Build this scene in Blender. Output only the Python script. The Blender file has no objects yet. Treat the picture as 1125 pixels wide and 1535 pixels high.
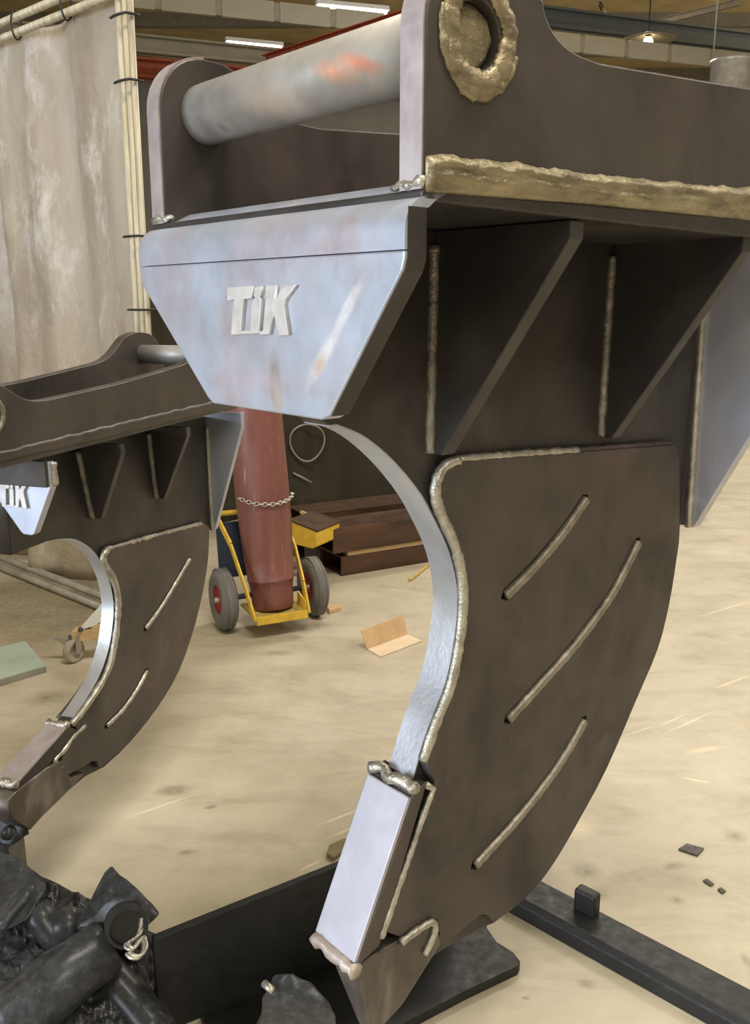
import bpy, bmesh, math, random
from mathutils import Vector, Matrix
random.seed(7)
scn = bpy.context.scene
COL = scn.collection

# ------------------------------------------------------------------ camera
F = 1350.0            # focal length in pixels of the 1125 x 1535 frame
CH = 1.35             # camera height
PITCH = math.atan((767.5 - 455.0) / F)
cam_d = bpy.data.cameras.new('camera')
cam_d.sensor_fit = 'VERTICAL'; cam_d.sensor_height = 24.0
cam_d.lens = 24.0 * F / 1535.0
cam_d.clip_start = 0.05; cam_d.clip_end = 200
cam = bpy.data.objects.new('camera', cam_d); COL.objects.link(cam)
cam.location = (0, 0, CH); cam.rotation_euler = (math.pi/2 - PITCH, 0, 0)
scn.camera = cam

# ------------------------------------------------------------------ world, light, exposure
vs = scn.view_settings
vs.view_transform = 'Standard'; vs.look = 'None'; vs.gamma = 1.0; vs.use_curve_mapping = False
vs.exposure = -0.42
world = bpy.data.worlds.new('world'); scn.world = world; world.use_nodes = True
wb = world.node_tree.nodes['Background']
wb.inputs['Color'].default_value = (0.75, 0.85, 1.0, 1); wb.inputs['Strength'].default_value = 1.0

def area(name, loc, target, sx, sy, power, color):
    l = bpy.data.lights.new(name, 'AREA'); l.shape = 'RECTANGLE'; l.size = sx; l.size_y = sy
    l.energy = power; l.color = color
    o = bpy.data.objects.new(name, l); COL.objects.link(o); o.location = loc
    o.rotation_euler = (Vector(target) - Vector(loc)).to_track_quat('-Z', 'Y').to_euler()
    return o
# daylight through the open roller door in the left wall, behind the camera
area('daylight_door', (-10.9, -5.5, 2.6), (0, -5.5, 2.3), 8.0, 5.0, 2000, (0.76, 0.86, 1.0))
# ------------------------------------------------------------------ pixel rays
FW = Vector((0, math.cos(PITCH), -math.sin(PITCH))); UP = Vector((0, math.sin(PITCH), math.cos(PITCH))); RT = Vector((1, 0, 0))
CAM = Vector((0, 0, CH))
def ray(x, y): return FW + RT*((x-562.5)/F) + UP*((767.5-y)/F)
def atz(x, y, z=0.0):
    r = ray(x, y); return CAM + r*((z-CH)/r.z)
def aty(x, y, Y):
    r = ray(x, y); return CAM + r*(Y/r.y)
def onplane(x, y, P0, n):
    r = ray(x, y); return CAM + r*((P0-CAM).dot(n)/r.dot(n))

# ------------------------------------------------------------------ tagging helpers
def tag(o, label, cat, group=None, kind=None):
    o['label'] = label; o['category'] = cat
    if group: o['group'] = group
    if kind: o['kind'] = kind
    return o
def thing(name, label, cat, loc=(0,0,0), rz=0.0, group=None):
    o = bpy.data.objects.new(name, None); COL.objects.link(o)
    o.location = loc; o.rotation_euler = (0, 0, rz); o.empty_display_size = 0.1
    return tag(o, label, cat, group)
def link(name, me, mat, parent=None):
    o = bpy.data.objects.new(name, me); COL.objects.link(o)
    if mat is not None:
        me.materials.clear(); me.materials.append(mat)
    if parent is not None: o.parent = parent
    return o
def obj(name, bm, mat, parent=None, smooth=False):
    bmesh.ops.recalc_face_normals(bm, faces=bm.faces[:])
    me = bpy.data.meshes.new(name); bm.to_mesh(me); bm.free()
    if smooth:
        for p in me.polygons: p.use_smooth = True
    return link(name, me, mat, parent)
def struct(o):
    o['kind'] = 'structure'; return o

# ------------------------------------------------------------------ mesh helpers
def b_box(bm, c, s, rz=0.0, bev=0.0, mat=None):
    M = Matrix.Translation(c) @ (mat if mat is not None else Matrix.Rotation(rz, 4, 'Z')) @ Matrix.Diagonal((s[0], s[1], s[2], 1))
    r = bmesh.ops.create_cube(bm, size=1.0, matrix=M)
    if bev > 0:
        es = list({e for v in r['verts'] for e in v.link_edges})
        bmesh.ops.bevel(bm, geom=es, offset=bev, segments=2, profile=0.5, affect='EDGES')
def box(name, c, s, mat, parent=None, rz=0.0, bev=0.0, M=None):
    bm = bmesh.new(); b_box(bm, Vector(c), s, rz, bev, M); return obj(name, bm, mat, parent)
def b_prism(bm, pts, off, bev=0.0):
    """polygon pts (3D) swept by the vector off"""
    off = Vector(off)
    a = [bm.verts.new(Vector(p)) for p in pts]; b = [bm.verts.new(Vector(p)+off) for p in pts]
    n = len(pts)
    bm.faces.new(a); bm.faces.new(b[::-1])
    for i in range(n): bm.faces.new((a[i], b[i], b[(i+1) % n], a[(i+1) % n]))
    if bev > 0:
        es = list({e for v in a+b for e in v.link_edges})
        bmesh.ops.bevel(bm, geom=es, offset=bev, segments=2, profile=0.5, affect='EDGES', clamp_overlap=True)
def prism(name, pts, off, mat, parent=None, bev=0.0):
    bm = bmesh.new(); b_prism(bm, pts, off, bev); return obj(name, bm, mat, parent)
def catmull(pts, n=6, closed=False):
    P = [Vector(p) for p in pts]; out = []
    m = len(P); segs = m if closed else m-1
    for i in range(segs):
        if closed: p0, p1, p2, p3 = P[i-1], P[i], P[(i+1) % m], P[(i+2) % m]
        else: p0, p1, p2, p3 = P[max(i-1, 0)], P[i], P[i+1], P[min(i+2, m-1)]
        for k in range(n):
            t = k/n
            out.append(0.5*((2*p1)+(p2-p0)*t+(2*p0-5*p1+4*p2-p3)*t*t+(3*p1-p0-3*p2+p3)*t**3))
    if not closed: out.append(P[-1])
    return out
def b_tube(bm, pts, r, seg=8, jit=0.0, flat=None, caps=True, closed=False):
    P = [Vector(p) for p in pts]; n = len(P); rings = []
    up0 = None
    for i, p in enumerate(P):
        if closed: d = P[(i+1) % n]-P[i-1]
        else: d = P[min(i+1, n-1)]-P[max(i-1, 0)]
        d.normalize()
        if up0 is None:
            up0 = Vector((0, 0, 1)) if abs(d.z) < 0.9 else Vector((1, 0, 0))
        s = d.cross(up0)
        if s.length < 1e-5: s = d.orthogonal()
        s.normalize(); up0 = s.cross(d).normalized()
        rr = (r[i] if isinstance(r, (list, tuple)) else r)*(1+random.uniform(-jit, jit))
        ring = []
        for k in range(seg):
            a = 2*math.pi*k/seg
            q = s*math.cos(a)*rr+up0*math.sin(a)*rr
            if flat is not None: q = q - flat[0]*(q.dot(flat[0]))*(1-flat[1])
            ring.append(bm.verts.new(p+q))
        rings.append(ring)
    for i in range(n if closed else n-1):
        a, b = rings[i], rings[(i+1) % n]
        for k in range(seg): bm.faces.new((a[k], a[(k+1) % seg], b[(k+1) % seg], b[k]))
    if caps and not closed:
        bm.faces.new(rings[0][::-1]); bm.faces.new(rings[-1])
def tube(name, pts, r, mat, parent=None, seg=10, jit=0.0, flat=None, smooth=True, closed=False):
    bm = bmesh.new(); b_tube(bm, pts, r, seg, jit, flat, True, closed); return obj(name, bm, mat, parent, smooth)
def resample(pts, step):
    P = [Vector(p) for p in pts]; out = [P[0]]
    for a, b in zip(P, P[1:]):
        n = max(1, int((b-a).length/step))
        for k in range(1, n+1): out.append(a.lerp(b, k/n))
    return out
def b_lathe(bm, prof, M=Matrix.Identity(4), seg=32):
    rings = []
    for r, z in prof:
        rings.append([bm.verts.new(M @ Vector((r*math.cos(2*math.pi*k/seg), r*math.sin(2*math.pi*k/seg), z))) for k in range(seg)] if r > 1e-6 else [bm.verts.new(M @ Vector((0, 0, z)))])
    for a, b in zip(rings, rings[1:]):
        if len(a) == 1 and len(b) == 1: continue
        for k in range(seg):
            if len(a) == 1: bm.faces.new((a[0], b[k], b[(k+1) % seg]))
            elif len(b) == 1: bm.faces.new((a[k], a[(k+1) % seg], b[0]))
            else: bm.faces.new((a[k], a[(k+1) % seg], b[(k+1) % seg], b[k]))
def lathe(name, prof, mat, parent=None, M=Matrix.Identity(4), seg=32, smooth=True):
    bm = bmesh.new(); b_lathe(bm, prof, M, seg); return obj(name, bm, mat, parent, smooth)
def plate(name, outline, thick, bev, mat, parent, M, holes=()):
    """flat plate: 2D outline (with holes), thickness along +z from z=0, bevelled rim; placed by the matrix M"""
    cu = bpy.data.curves.new(name, 'CURVE'); cu.dimensions = '2D'; cu.fill_mode = 'BOTH'
    cu.extrude = thick/2-bev; cu.bevel_depth = bev; cu.bevel_resolution = 1; cu.offset = -bev
    for poly in (outline,)+tuple(holes):
        sp = cu.splines.new('POLY'); sp.points.add(len(poly)-1); sp.use_cyclic_u = True
        for q, p in zip(sp.points, poly): q.co = (p[0], p[1], 0, 1)
    tmp = bpy.data.objects.new(name, cu); COL.objects.link(tmp)
    dg = bpy.context.evaluated_depsgraph_get(); dg.update()
    me = bpy.data.meshes.new_from_object(tmp.evaluated_get(dg))
    bpy.data.objects.remove(tmp); bpy.data.curves.remove(cu)
    me.transform(M @ Matrix.Translation((0, 0, thick/2)))
    me.name = name
    return link(name, me, mat, parent)

# ------------------------------------------------------------------ materials
def new_mat(name):
    m = bpy.data.materials.new(name); m.use_nodes = True
    nt = m.node_tree; b = nt.nodes['Principled BSDF']; return m, nt, b
def noise(nt, scale, detail=4, rough=0.55, coord='Object', stretch=None, dist=0.0):
    tc = nt.nodes.new('ShaderNodeTexCoord'); n = nt.nodes.new('ShaderNodeTexNoise')
    n.inputs['Scale'].default_value = scale; n.inputs['Detail'].default_value = detail; n.inputs['Roughness'].default_value = rough
    n.inputs['Distortion'].default_value = dist
    src = tc.outputs[coord]
    if stretch:
        mp = nt.nodes.new('ShaderNodeMapping'); mp.inputs['Scale'].default_value = stretch
        nt.links.new(src, mp.inputs['Vector']); src = mp.outputs['Vector']
    nt.links.new(src, n.inputs['Vector']); return n.outputs['Fac']
def ramp(nt, fac, stops):
    r = nt.nodes.new('ShaderNodeValToRGB'); e = r.color_ramp.elements
    while len(e) < len(stops): e.new(0.5)
    for el, (p, c) in zip(e, stops):
        el.position = p; el.color = (c[0], c[1], c[2], 1) if hasattr(c, '__len__') else (c, c, c, 1)
    nt.links.new(fac, r.inputs['Fac']); return r.outputs['Color']
def mixc(nt, a, b, fac, mode='MIX'):
    m = nt.nodes.new('ShaderNodeMix'); m.data_type = 'RGBA'; m.blend_type = mode
    for sock, val in ((m.inputs[6], a), (m.inputs[7], b), (m.inputs[0], fac)):
        if hasattr(val, 'links') or hasattr(val, 'is_linked'): nt.links.new(val, sock)
        elif hasattr(val, '__len__'): sock.default_value = (val[0], val[1], val[2], 1)
        else: sock.default_value = val
    return m.outputs[2]
def bump(nt, b, h, strength=0.3, dist=0.01):
    bp = nt.nodes.new('ShaderNodeBump'); bp.inputs['Strength'].default_value = strength; bp.inputs['Distance'].default_value = dist
    nt.links.new(h, bp.inputs['Height']); nt.links.new(bp.outputs['Normal'], b.inputs['Normal'])
def simple(name, c, rough=0.5, metal=0.0, var=0.25, scale=12, bmp=0.0, bscale=60, spec=None, stretch=None):
    m, nt, b = new_mat(name)
    f = noise(nt, scale, 5, 0.6, stretch=stretch)
    lo = [x*(1-var) for x in c]; hi = [min(1, x*(1+var)) for x in c]
    nt.links.new(ramp(nt, f, [(0.3, lo), (0.7, hi)]), b.inputs['Base Color'])
    b.inputs['Roughness'].default_value = rough; b.inputs['Metallic'].default_value = metal
    if spec is not None: b.inputs['Specular IOR Level'].default_value = spec
    if bmp: bump(nt, b, noise(nt, bscale, 4), bmp, 0.004)
    return m
def steel(name, stops, rough, metal, scale=6, stretch=None, bmp=0.06, bscale=90, patch=None, pscale=5):
    """stops: colours over a large noise; patch: (colour, threshold) of a second noise"""
    m, nt, b = new_mat(name)
    c = ramp(nt, noise(nt, scale, 6, 0.6, stretch=stretch, dist=0.4), stops)
    if patch:
        pf = ramp(nt, noise(nt, pscale, 4, 0.6), [(patch[1], 0.0), (patch[1]+0.12, 1.0)])
        c = mixc(nt, c, patch[0], pf)
    nt.links.new(c, b.inputs['Base Color'])
    rr = ramp(nt, noise(nt, scale*2.5, 5), [(0.3, rough*0.8), (0.7, min(1, rough*1.2))])
    nt.links.new(rr, b.inputs['Roughness']); b.inputs['Metallic'].default_value = metal
    bump(nt, b, noise(nt, bscale, 4), bmp, 0.003)
    return m
M_scale = steel('mill_scale_steel', [(0.28, (0.038, 0.034, 0.032)), (0.48, (0.076, 0.067, 0.062)), (0.62, (0.092, 0.079, 0.073)), (0.8, (0.13, 0.117, 0.108))], 0.45, 0.4, scale=6, stretch=(1, 1, 0.7), patch=((0.115, 0.082, 0.078), 0.58))
M_shaded_scale = steel('shaded_mill_scale', [(0.3, (0.030, 0.027, 0.025)), (0.55, (0.048, 0.043, 0.040)), (0.8, (0.085, 0.076, 0.070))], 0.45, 0.3, scale=7)  # mill scale darkened to carry the shade among ribs and under the base plate
M_bright = steel('ground_plate_steel', [(0.25, (0.38, 0.42, 0.53)), (0.45, (0.48, 0.54, 0.66)), (0.6, (0.52, 0.51, 0.60)), (0.78, (0.60, 0.65, 0.75))], 0.42, 0.55, scale=7, stretch=(1, 1, 0.35), patch=((0.47, 0.40, 0.44), 0.6))
M_edge = steel('cut_edge_steel', [(0.3, (0.38, 0.33, 0.34)), (0.6, (0.52, 0.47, 0.49)), (0.8, (0.60, 0.56, 0.58))], 0.42, 0.5, scale=14)
M_shin = steel('shin_block_steel', [(0.3, (0.42, 0.415, 0.48)), (0.6, (0.49, 0.485, 0.56)), (0.8, (0.56, 0.55, 0.61))], 0.48, 0.5, scale=10)
M_front = steel('flame_cut_steel', [(0.3, (0.40, 0.42, 0.47)), (0.6, (0.52, 0.55, 0.61)), (0.8, (0.60, 0.62, 0.66))], 0.38, 0.6, scale=8, bmp=0.15, bscale=120)
M_pin = steel('pin_steel', [(0.3, (0.27, 0.25, 0.225)), (0.55, (0.38, 0.36, 0.33)), (0.8, (0.46, 0.45, 0.43))], 0.58, 0.35, scale=9, patch=((0.50, 0.36, 0.27), 0.6), pscale=9)
M_pin2 = steel('grey_pin_steel', [(0.3, (0.33, 0.33, 0.33)), (0.7, (0.42, 0.42, 0.42))], 0.45, 0.4, scale=9)
M_weld = steel('weld_metal', [(0.3, (0.30, 0.28, 0.24)), (0.55, (0.5, 0.48, 0.42)), (0.8, (0.72, 0.70, 0.64))], 0.33, 0.75, scale=40, bmp=0.6, bscale=220)
M_weldd = steel('dull_weld_metal', [(0.3, (0.16, 0.145, 0.12)), (0.6, (0.30, 0.28, 0.24)), (0.8, (0.42, 0.40, 0.36))], 0.4, 0.6, scale=40, bmp=0.6, bscale=200)
M_slot = steel('slot_weld_metal', [(0.3, (0.22, 0.20, 0.165)), (0.6, (0.34, 0.31, 0.26)), (0.8, (0.45, 0.42, 0.36))], 0.4, 0.6, scale=30, bmp=0.5, bscale=200)
M_weldy = steel('straw_weld_metal', [(0.3, (0.14, 0.12, 0.08)), (0.5, (0.30, 0.255, 0.165)), (0.8, (0.48, 0.42, 0.28))], 0.42, 0.6, scale=30, stretch=(0.5, 1, 2.2), bmp=0.7, bscale=120)
M_brown = steel('weathered_tip_steel', [(0.3, (0.065, 0.055, 0.048)), (0.52, (0.13, 0.115, 0.102)), (0.66, (0.24, 0.21, 0.19)), (0.8, (0.36, 0.33, 0.30))], 0.4, 0.5, scale=9, stretch=(1.6, 1, 0.7), bmp=0.2, bscale=60)
M_letter = steel('letter_steel', [(0.3, (0.55, 0.55, 0.56)), (0.7, (0.72, 0.72, 0.72))], 0.45, 0.4, scale=30)
M_black = steel('black_paint', [(0.3, (0.010, 0.011, 0.012)), (0.6, (0.016, 0.017, 0.019)), (0.85, (0.04, 0.042, 0.046))], 0.55, 0.0, scale=18, bmp=0.3, bscale=70)
def casting():
    m, nt, b = new_mat('rough_black_casting')
    nt.links.new(ramp(nt, noise(nt, 45, 8, 0.8), [(0.38, (0.004, 0.005, 0.006)), (0.50, (0.030, 0.034, 0.040)), (0.60, (0.085, 0.095, 0.11)), (0.72, (0.24, 0.26, 0.30))]), b.inputs['Base Color'])  # pale blue-grey specks stand in for glints on the rough surface
    nt.links.new(ramp(nt, noise(nt, 30, 6, 0.7), [(0.3, 0.28), (0.7, 0.6)]), b.inputs['Roughness'])
    b.inputs['Specular IOR Level'].default_value = 0.8
    b.inputs['Coat Weight'].default_value = 0.5; b.inputs['Coat Roughness'].default_value = 0.3
    bump(nt, b, noise(nt, 60, 8, 0.8), 1.0, 0.03)
    return m
M_blackrough = casting()
M_tyre = simple('grey_tyre_rubber', (0.17, 0.165, 0.16), 0.75, var=0.2)
M_red = simple('red_hub_paint', (0.42, 0.05, 0.05), 0.4)
M_yellow = simple('yellow_paint', (0.72, 0.47, 0.05), 0.45, var=0.2, scale=20)
M_yellowworn = simple('worn_yellow_paint', (0.50, 0.36, 0.10), 0.5, var=0.35, scale=30)
M_navy = simple('navy_paint', (0.03, 0.045, 0.075), 0.5)
M_chain = simple('galvanised_chain', (0.55, 0.53, 0.48), 0.35, 0.7)
M_wood = simple('pale_wood', (0.62, 0.43, 0.23), 0.6, var=0.2, scale=10, stretch=(1, 12, 12))
M_card = simple('cardboard', (0.63, 0.43, 0.24), 0.75, var=0.12, scale=14)
M_cardpale = simple('cardboard_pale_face', (0.72, 0.58, 0.42), 0.75, var=0.12, scale=14)
M_rust = steel('rusty_tube_steel', [(0.3, (0.045, 0.026, 0.018)), (0.6, (0.10, 0.052, 0.032)), (0.8, (0.20, 0.10, 0.06))], 0.45, 0.3, scale=7, stretch=(0.3, 2, 2))
M_white = simple('white_paint', (0.78, 0.79, 0.78), 0.45, var=0.06)
M_greenplate = simple('pale_green_board', (0.40, 0.50, 0.44), 0.55, var=0.12, scale=6)
M_grey = simple('grey_metal', (0.33, 0.32, 0.29), 0.45, 0.3)
M_dkgrey = simple('dark_grey_metal', (0.07, 0.075, 0.08), 0.5, 0.2)
M_cable = simple('black_tie', (0.02, 0.02, 0.022), 0.5)
M_tray = simple('tray_panel_paint', (0.25, 0.225, 0.165), 0.6, var=0.1, scale=4)
M_ceil = simple('roof_sheet', (0.50, 0.39, 0.19), 0.7, var=0.2, scale=2)
M_ceild = simple('roof_beam_paint', (0.20, 0.17, 0.12), 0.6, var=0.2)
M_blue = simple('blue_grey_girder', (0.07, 0.08, 0.085), 0.5, var=0.2)
M_redgirder = simple('red_girder_paint', (0.34, 0.07, 0.028), 0.5, var=0.2)
M_wall = simple('grey_wall_paint', (0.40, 0.40, 0.375), 0.7, var=0.08, scale=1.5)
M_wallw = simple('plaster_wall', (0.50, 0.46, 0.38), 0.8, var=0.08, scale=1.5)
M_screen = simple('dark_welding_screen', (0.035, 0.030, 0.020), 0.6, var=0.3, scale=3)
M_post = simple('cream_tube', (0.50, 0.45, 0.335), 0.5, 0.1, var=0.3, scale=14, stretch=(3, 3, 0.3))
M_chip = simple('dark_chip', (0.07, 0.065, 0.055), 0.5, 0.2, var=0.5, scale=60)
def emit(name, c, s):
    m, nt, b = new_mat(name)
    b.inputs['Base Color'].default_value = (*c, 1)
    b.inputs['Emission Color'].default_value = (*c, 1); b.inputs['Emission Strength'].default_value = s
    return m
M_lamp = emit('lamp_tube', (1.0, 0.95, 0.82), 9.0)
M_lampw = emit('warm_lamp', (1.0, 0.88, 0.55), 14.0)

def cyl_mat():
    m, nt, b = new_mat('red_oxide_cylinder')
    c = ramp(nt, noise(nt, 5, 6, 0.65, stretch=(3, 3, 0.6)), [(0.3, (0.15, 0.052, 0.045)), (0.6, (0.22, 0.085, 0.072)), (0.8, (0.30, 0.14, 0.12))])
    sc = ramp(nt, noise(nt, 30, 5, 0.7, stretch=(1, 1, 0.25)), [(0.60, 0.0), (0.70, 0.8)])
    c = mixc(nt, c, (0.40, 0.23, 0.19), sc)
    nt.links.new(c, b.inputs['Base Color']); b.inputs['Roughness'].default_value = 0.42
    return m
M_cyl = cyl_mat()

def curtain_mat():
    m, nt, b = new_mat('dusty_curtain')
    c = ramp(nt, noise(nt, 2.2, 5, 0.6, stretch=(1.4, 1.4, 0.22)), [(0.3, (0.30, 0.245, 0.18)), (0.5, (0.42, 0.36, 0.285)), (0.72, (0.50, 0.45, 0.38))])
    d = ramp(nt, noise(nt, 3.0, 8, 0.72, stretch=(1.2, 1.2, 0.55), dist=0.25), [(0.52, 0.0), (0.66, 0.85)])
    c = mixc(nt, c, (0.64, 0.61, 0.58), d)
    g = ramp(nt, noise(nt, 1.3, 5, 0.6, stretch=(1.6, 1.6, 0.6)), [(0.54, 0.0), (0.70, 0.75)])
    c = mixc(nt, c, (0.20, 0.155, 0.105), g)  # dark blotches, contrast raised to stand in for weak fold shade
    nt.links.new(c, b.inputs['Base Color']); b.inputs['Roughness'].default_value = 0.55
    b.inputs['Transmission Weight'].default_value = 0.0
    bump(nt, b, noise(nt, 9, 5, 0.6, dist=0.8), 0.35, 0.03)
    return m
M_curtain = curtain_mat()

def floor_mat():
    m, nt, b = new_mat('worn_concrete')
    c = ramp(nt, noise(nt, 1.3, 7, 0.65), [(0.3, (0.43, 0.375, 0.275)), (0.5, (0.51, 0.46, 0.36)), (0.7, (0.58, 0.535, 0.435))])
    c2 = ramp(nt, noise(nt, 7, 7, 0.7), [(0.25, (0.72, 0.70, 0.66)), (0.55, (1, 1, 1))])
    c = mixc(nt, c, c2, 0.55, 'MULTIPLY')
    tc = nt.nodes.new('ShaderNodeTexCoord')
    def spot(px, py, px2, py2, wid, soft):
        a, e = atz(px, py), atz(px2, py2); d = e-a
        mp = nt.nodes.new('ShaderNodeMapping'); mp.vector_type = 'TEXTURE'
        mid = (a+e)/2
        mp.inputs['Location'].default_value = (mid.x, mid.y, 0)
        mp.inputs['Rotation'].default_value = (0, 0, math.atan2(d.y, d.x))
        mp.inputs['Scale'].default_value = (max(d.length/2, 0.01), wid, 5)
        nt.links.new(tc.outputs['Object'], mp.inputs['Vector'])
        g = nt.nodes.new('ShaderNodeTexGradient'); g.gradient_type = 'SPHERICAL'
        nt.links.new(mp.outputs['Vector'], g.inputs['Vector'])
        mr = nt.nodes.new('ShaderNodeMapRange'); mr.inputs['From Min'].default_value = 0; mr.inputs['From Max'].default_value = soft
        nt.links.new(g.outputs['Fac'], mr.inputs['Value']); return mr.outputs['Result']
    def comb(lst):
        acc = lst[0]
        for s in lst[1:]:
            mx = nt.nodes.new('ShaderNodeMath'); mx.operation = 'MAXIMUM'
            nt.links.new(acc, mx.inputs[0]); nt.links.new(s, mx.inputs[1]); acc = mx.outputs[0]
        return acc
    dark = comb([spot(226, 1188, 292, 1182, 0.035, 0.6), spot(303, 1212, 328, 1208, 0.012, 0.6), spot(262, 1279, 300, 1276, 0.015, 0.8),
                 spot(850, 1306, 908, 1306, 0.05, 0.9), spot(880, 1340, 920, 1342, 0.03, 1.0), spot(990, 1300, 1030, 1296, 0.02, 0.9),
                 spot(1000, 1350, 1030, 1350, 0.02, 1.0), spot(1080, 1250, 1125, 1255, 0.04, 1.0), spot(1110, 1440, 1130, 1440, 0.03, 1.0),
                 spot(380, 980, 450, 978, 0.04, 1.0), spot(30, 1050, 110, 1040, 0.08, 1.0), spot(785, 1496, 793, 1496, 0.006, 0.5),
                 spot(860, 1470, 900, 1480, 0.02, 1.0), spot(430, 940, 520, 935, 0.06, 1.0), spot(-80, 870, 215, 955, 0.7, 0.5), spot(-40, 870, 120, 925, 0.4, 0.5)])  # last two broad spots put the shade by the curtain into the colour
    lite = comb([spot(178, 1230, 300, 1188, 0.004, 0.5), spot(1045, 925, 1130, 900, 0.010, 0.6), spot(1065, 1035, 1130, 1010, 0.008, 0.6),
                 spot(980, 1092, 1035, 1068, 0.006, 0.7), spot(985, 1105, 1080, 1062, 0.008, 0.8), spot(1018, 1165, 1070, 1174, 0.006, 0.6),
                 spot(470, 1240, 560, 1205, 0.006, 0.7), spot(480, 1262, 570, 1222, 0.006, 0.7), spot(440, 1310, 490, 1285, 0.006, 0.7),
                 spot(1020, 1130, 1090, 1118, 0.02, 1.0), spot(930, 1105, 990, 1085, 0.006, 0.8), spot(820, 1250, 900, 1222, 0.07, 1.0)])
    nf = ramp(nt, noise(nt, 40, 3), [(0.3, 0.55), (0.6, 1.0)])
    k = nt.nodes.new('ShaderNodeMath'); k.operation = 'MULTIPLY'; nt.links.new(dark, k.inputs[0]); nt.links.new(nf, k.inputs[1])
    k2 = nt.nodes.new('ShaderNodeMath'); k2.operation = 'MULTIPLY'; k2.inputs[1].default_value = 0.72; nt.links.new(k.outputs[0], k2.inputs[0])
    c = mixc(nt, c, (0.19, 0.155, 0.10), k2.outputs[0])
    k3 = nt.nodes.new('ShaderNodeMath'); k3.operation = 'MULTIPLY'; k3.inputs[1].default_value = 0.75; nt.links.new(lite, k3.inputs[0])
    c = mixc(nt, c, (0.78, 0.68, 0.50), k3.outputs[0])
    wv = ramp(nt, noise(nt, 3.5, 8, 0.7, stretch=(0.6, 1.6, 1), dist=0.6), [(0.3, (0.70, 0.67, 0.60)), (0.5, (1, 1, 1)), (0.72, (1.12, 1.11, 1.10))])
    c = mixc(nt, c, wv, 0.75, 'MULTIPLY')
    sp = ramp(nt, noise(nt, 26, 6, 0.75), [(0.68, 0.0), (0.74, 0.7)])
    c = mixc(nt, c, (0.28, 0.23, 0.155), sp)
    nt.links.new(c, b.inputs['Base Color'])
    nt.links.new(ramp(nt, noise(nt, 3, 5), [(0.3, 0.42), (0.7, 0.62)]), b.inputs['Roughness'])
    bump(nt, b, noise(nt, 30, 6), 0.08, 0.004)
    return m
M_floor = floor_mat()

# ------------------------------------------------------------------ hall
X0, X1, Y0, Y1, ZC = -11.0, 14.0, -10.0, 24.0, 6.8
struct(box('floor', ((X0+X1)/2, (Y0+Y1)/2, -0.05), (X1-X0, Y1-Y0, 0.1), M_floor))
struct(box('ceiling', ((X0+X1)/2, (Y0+Y1)/2, ZC+0.05), (X1-X0, Y1-Y0, 0.1), M_ceil))
struct(box('wall_far', ((X0+X1)/2, Y1+0.1, ZC/2), (X1-X0, 0.2, ZC), M_wall))
struct(box('wall_right', (X1+0.1, (Y0+Y1)/2, ZC/2), (0.2, Y1-Y0, ZC), M_wallw))
# left wall with a door opening y -9.5..-1.5, z 0..5.1 ; rear wall with an opening x -5..0
bm = bmesh.new()
b_box(bm, Vector((X0-0.1, (-1.5+Y1)/2, ZC/2)), (0.2, Y1+1.5, ZC)); b_box(bm, Vector((X0-0.1, -9.75, ZC/2)), (0.2, 0.5, ZC)); b_box(bm, Vector((X0-0.1, -5.5, (5.1+ZC)/2)), (0.2, 8, ZC-5.1))
struct(obj('wall_left', bm, M_wallw))
struct(box('wall_rear', ((X0+X1)/2, Y0-0.1, ZC/2), (X1-X0, 0.2, ZC), M_wallw))

# added low wall, unseen on the left, keeps door light off the curtain floor
struct(box('wall_light_blocker', (-3.35, 2.2, 0.62), (0.15, 3.4, 1.24), M_wallw))

# ------------------------------------------------------------------ ripper attachments
class Frame:
    """local axes of a ripper: u along the side plates (away from the nose), v across them (away from the camera), w up"""
    def __init__(s, px, py, depth, phi):
        s.B = Vector((math.sin(phi), math.cos(phi), 0)); s.A = Vector((-math.cos(phi), math.sin(phi), 0))
        s.O = CAM + ray(px, py)*depth; s.rz = math.pi/2-phi
    def uw(s, x, y, v):
        P = onplane(x, y, s.O+s.A*v, s.A)-s.O; return (P.dot(s.B), P.z)
    def vw(s, x, y, u):
        P = onplane(x, y, s.O+s.B*u, s.B)-s.O; return (P.dot(s.A), P.z)
    def poly(s, pts, v): return [s.uw(x, y, v) for x, y in pts]
def sm2(pts, n=5):
    return [(p.x, p.y) for p in catmull([Vector((a, b, 0)) for a, b in pts], n)]
def capsule(a, b, r, n=6):
    a, b = Vector(a), Vector(b); d = (b-a); ang = math.atan2(d.y, d.x); out = []
    for k in range(n+1):
        t = ang-math.pi/2+math.pi*k/n; out.append((b.x+r*math.cos(t), b.y+r*math.sin(t)))
    for k in range(n+1):
        t = ang+math.pi/2+math.pi*k/n; out.append((a.x+r*math.cos(t), a.y+r*math.sin(t)))
    return out
def ribbon2(path, r):
    """outline around a bent 2D path"""
    P = [Vector(p) for p in path]; L, R = [], []
    for i, p in enumerate(P):
        d = (P[min(i+1, len(P)-1)]-P[max(i-1, 0)]).normalized(); n = Vector((-d.y, d.x))
        L.append(p+n*r); R.append(p-n*r)
    d0 = (P[0]-P[1]).normalized()*r; d1 = (P[-1]-P[-2]).normalized()*r
    out = [P[0]+d0]+L+[P[-1]+d1]+R[::-1]
    return [(q.x, q.y) for q in out]

def PM(dz, v):      # plate matrix: (x, y, z) -> (u=x, v=v-z... thickness towards +v, w=y)
    return Matrix.Translation((0, v, dz)) @ Matrix(((1, 0, 0, 0), (0, 0, 1, 0), (0, 1, 0, 0), (0, 0, 0, 1)))
def fix_flip(o):
    o.data.flip_normals(); return o

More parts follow.
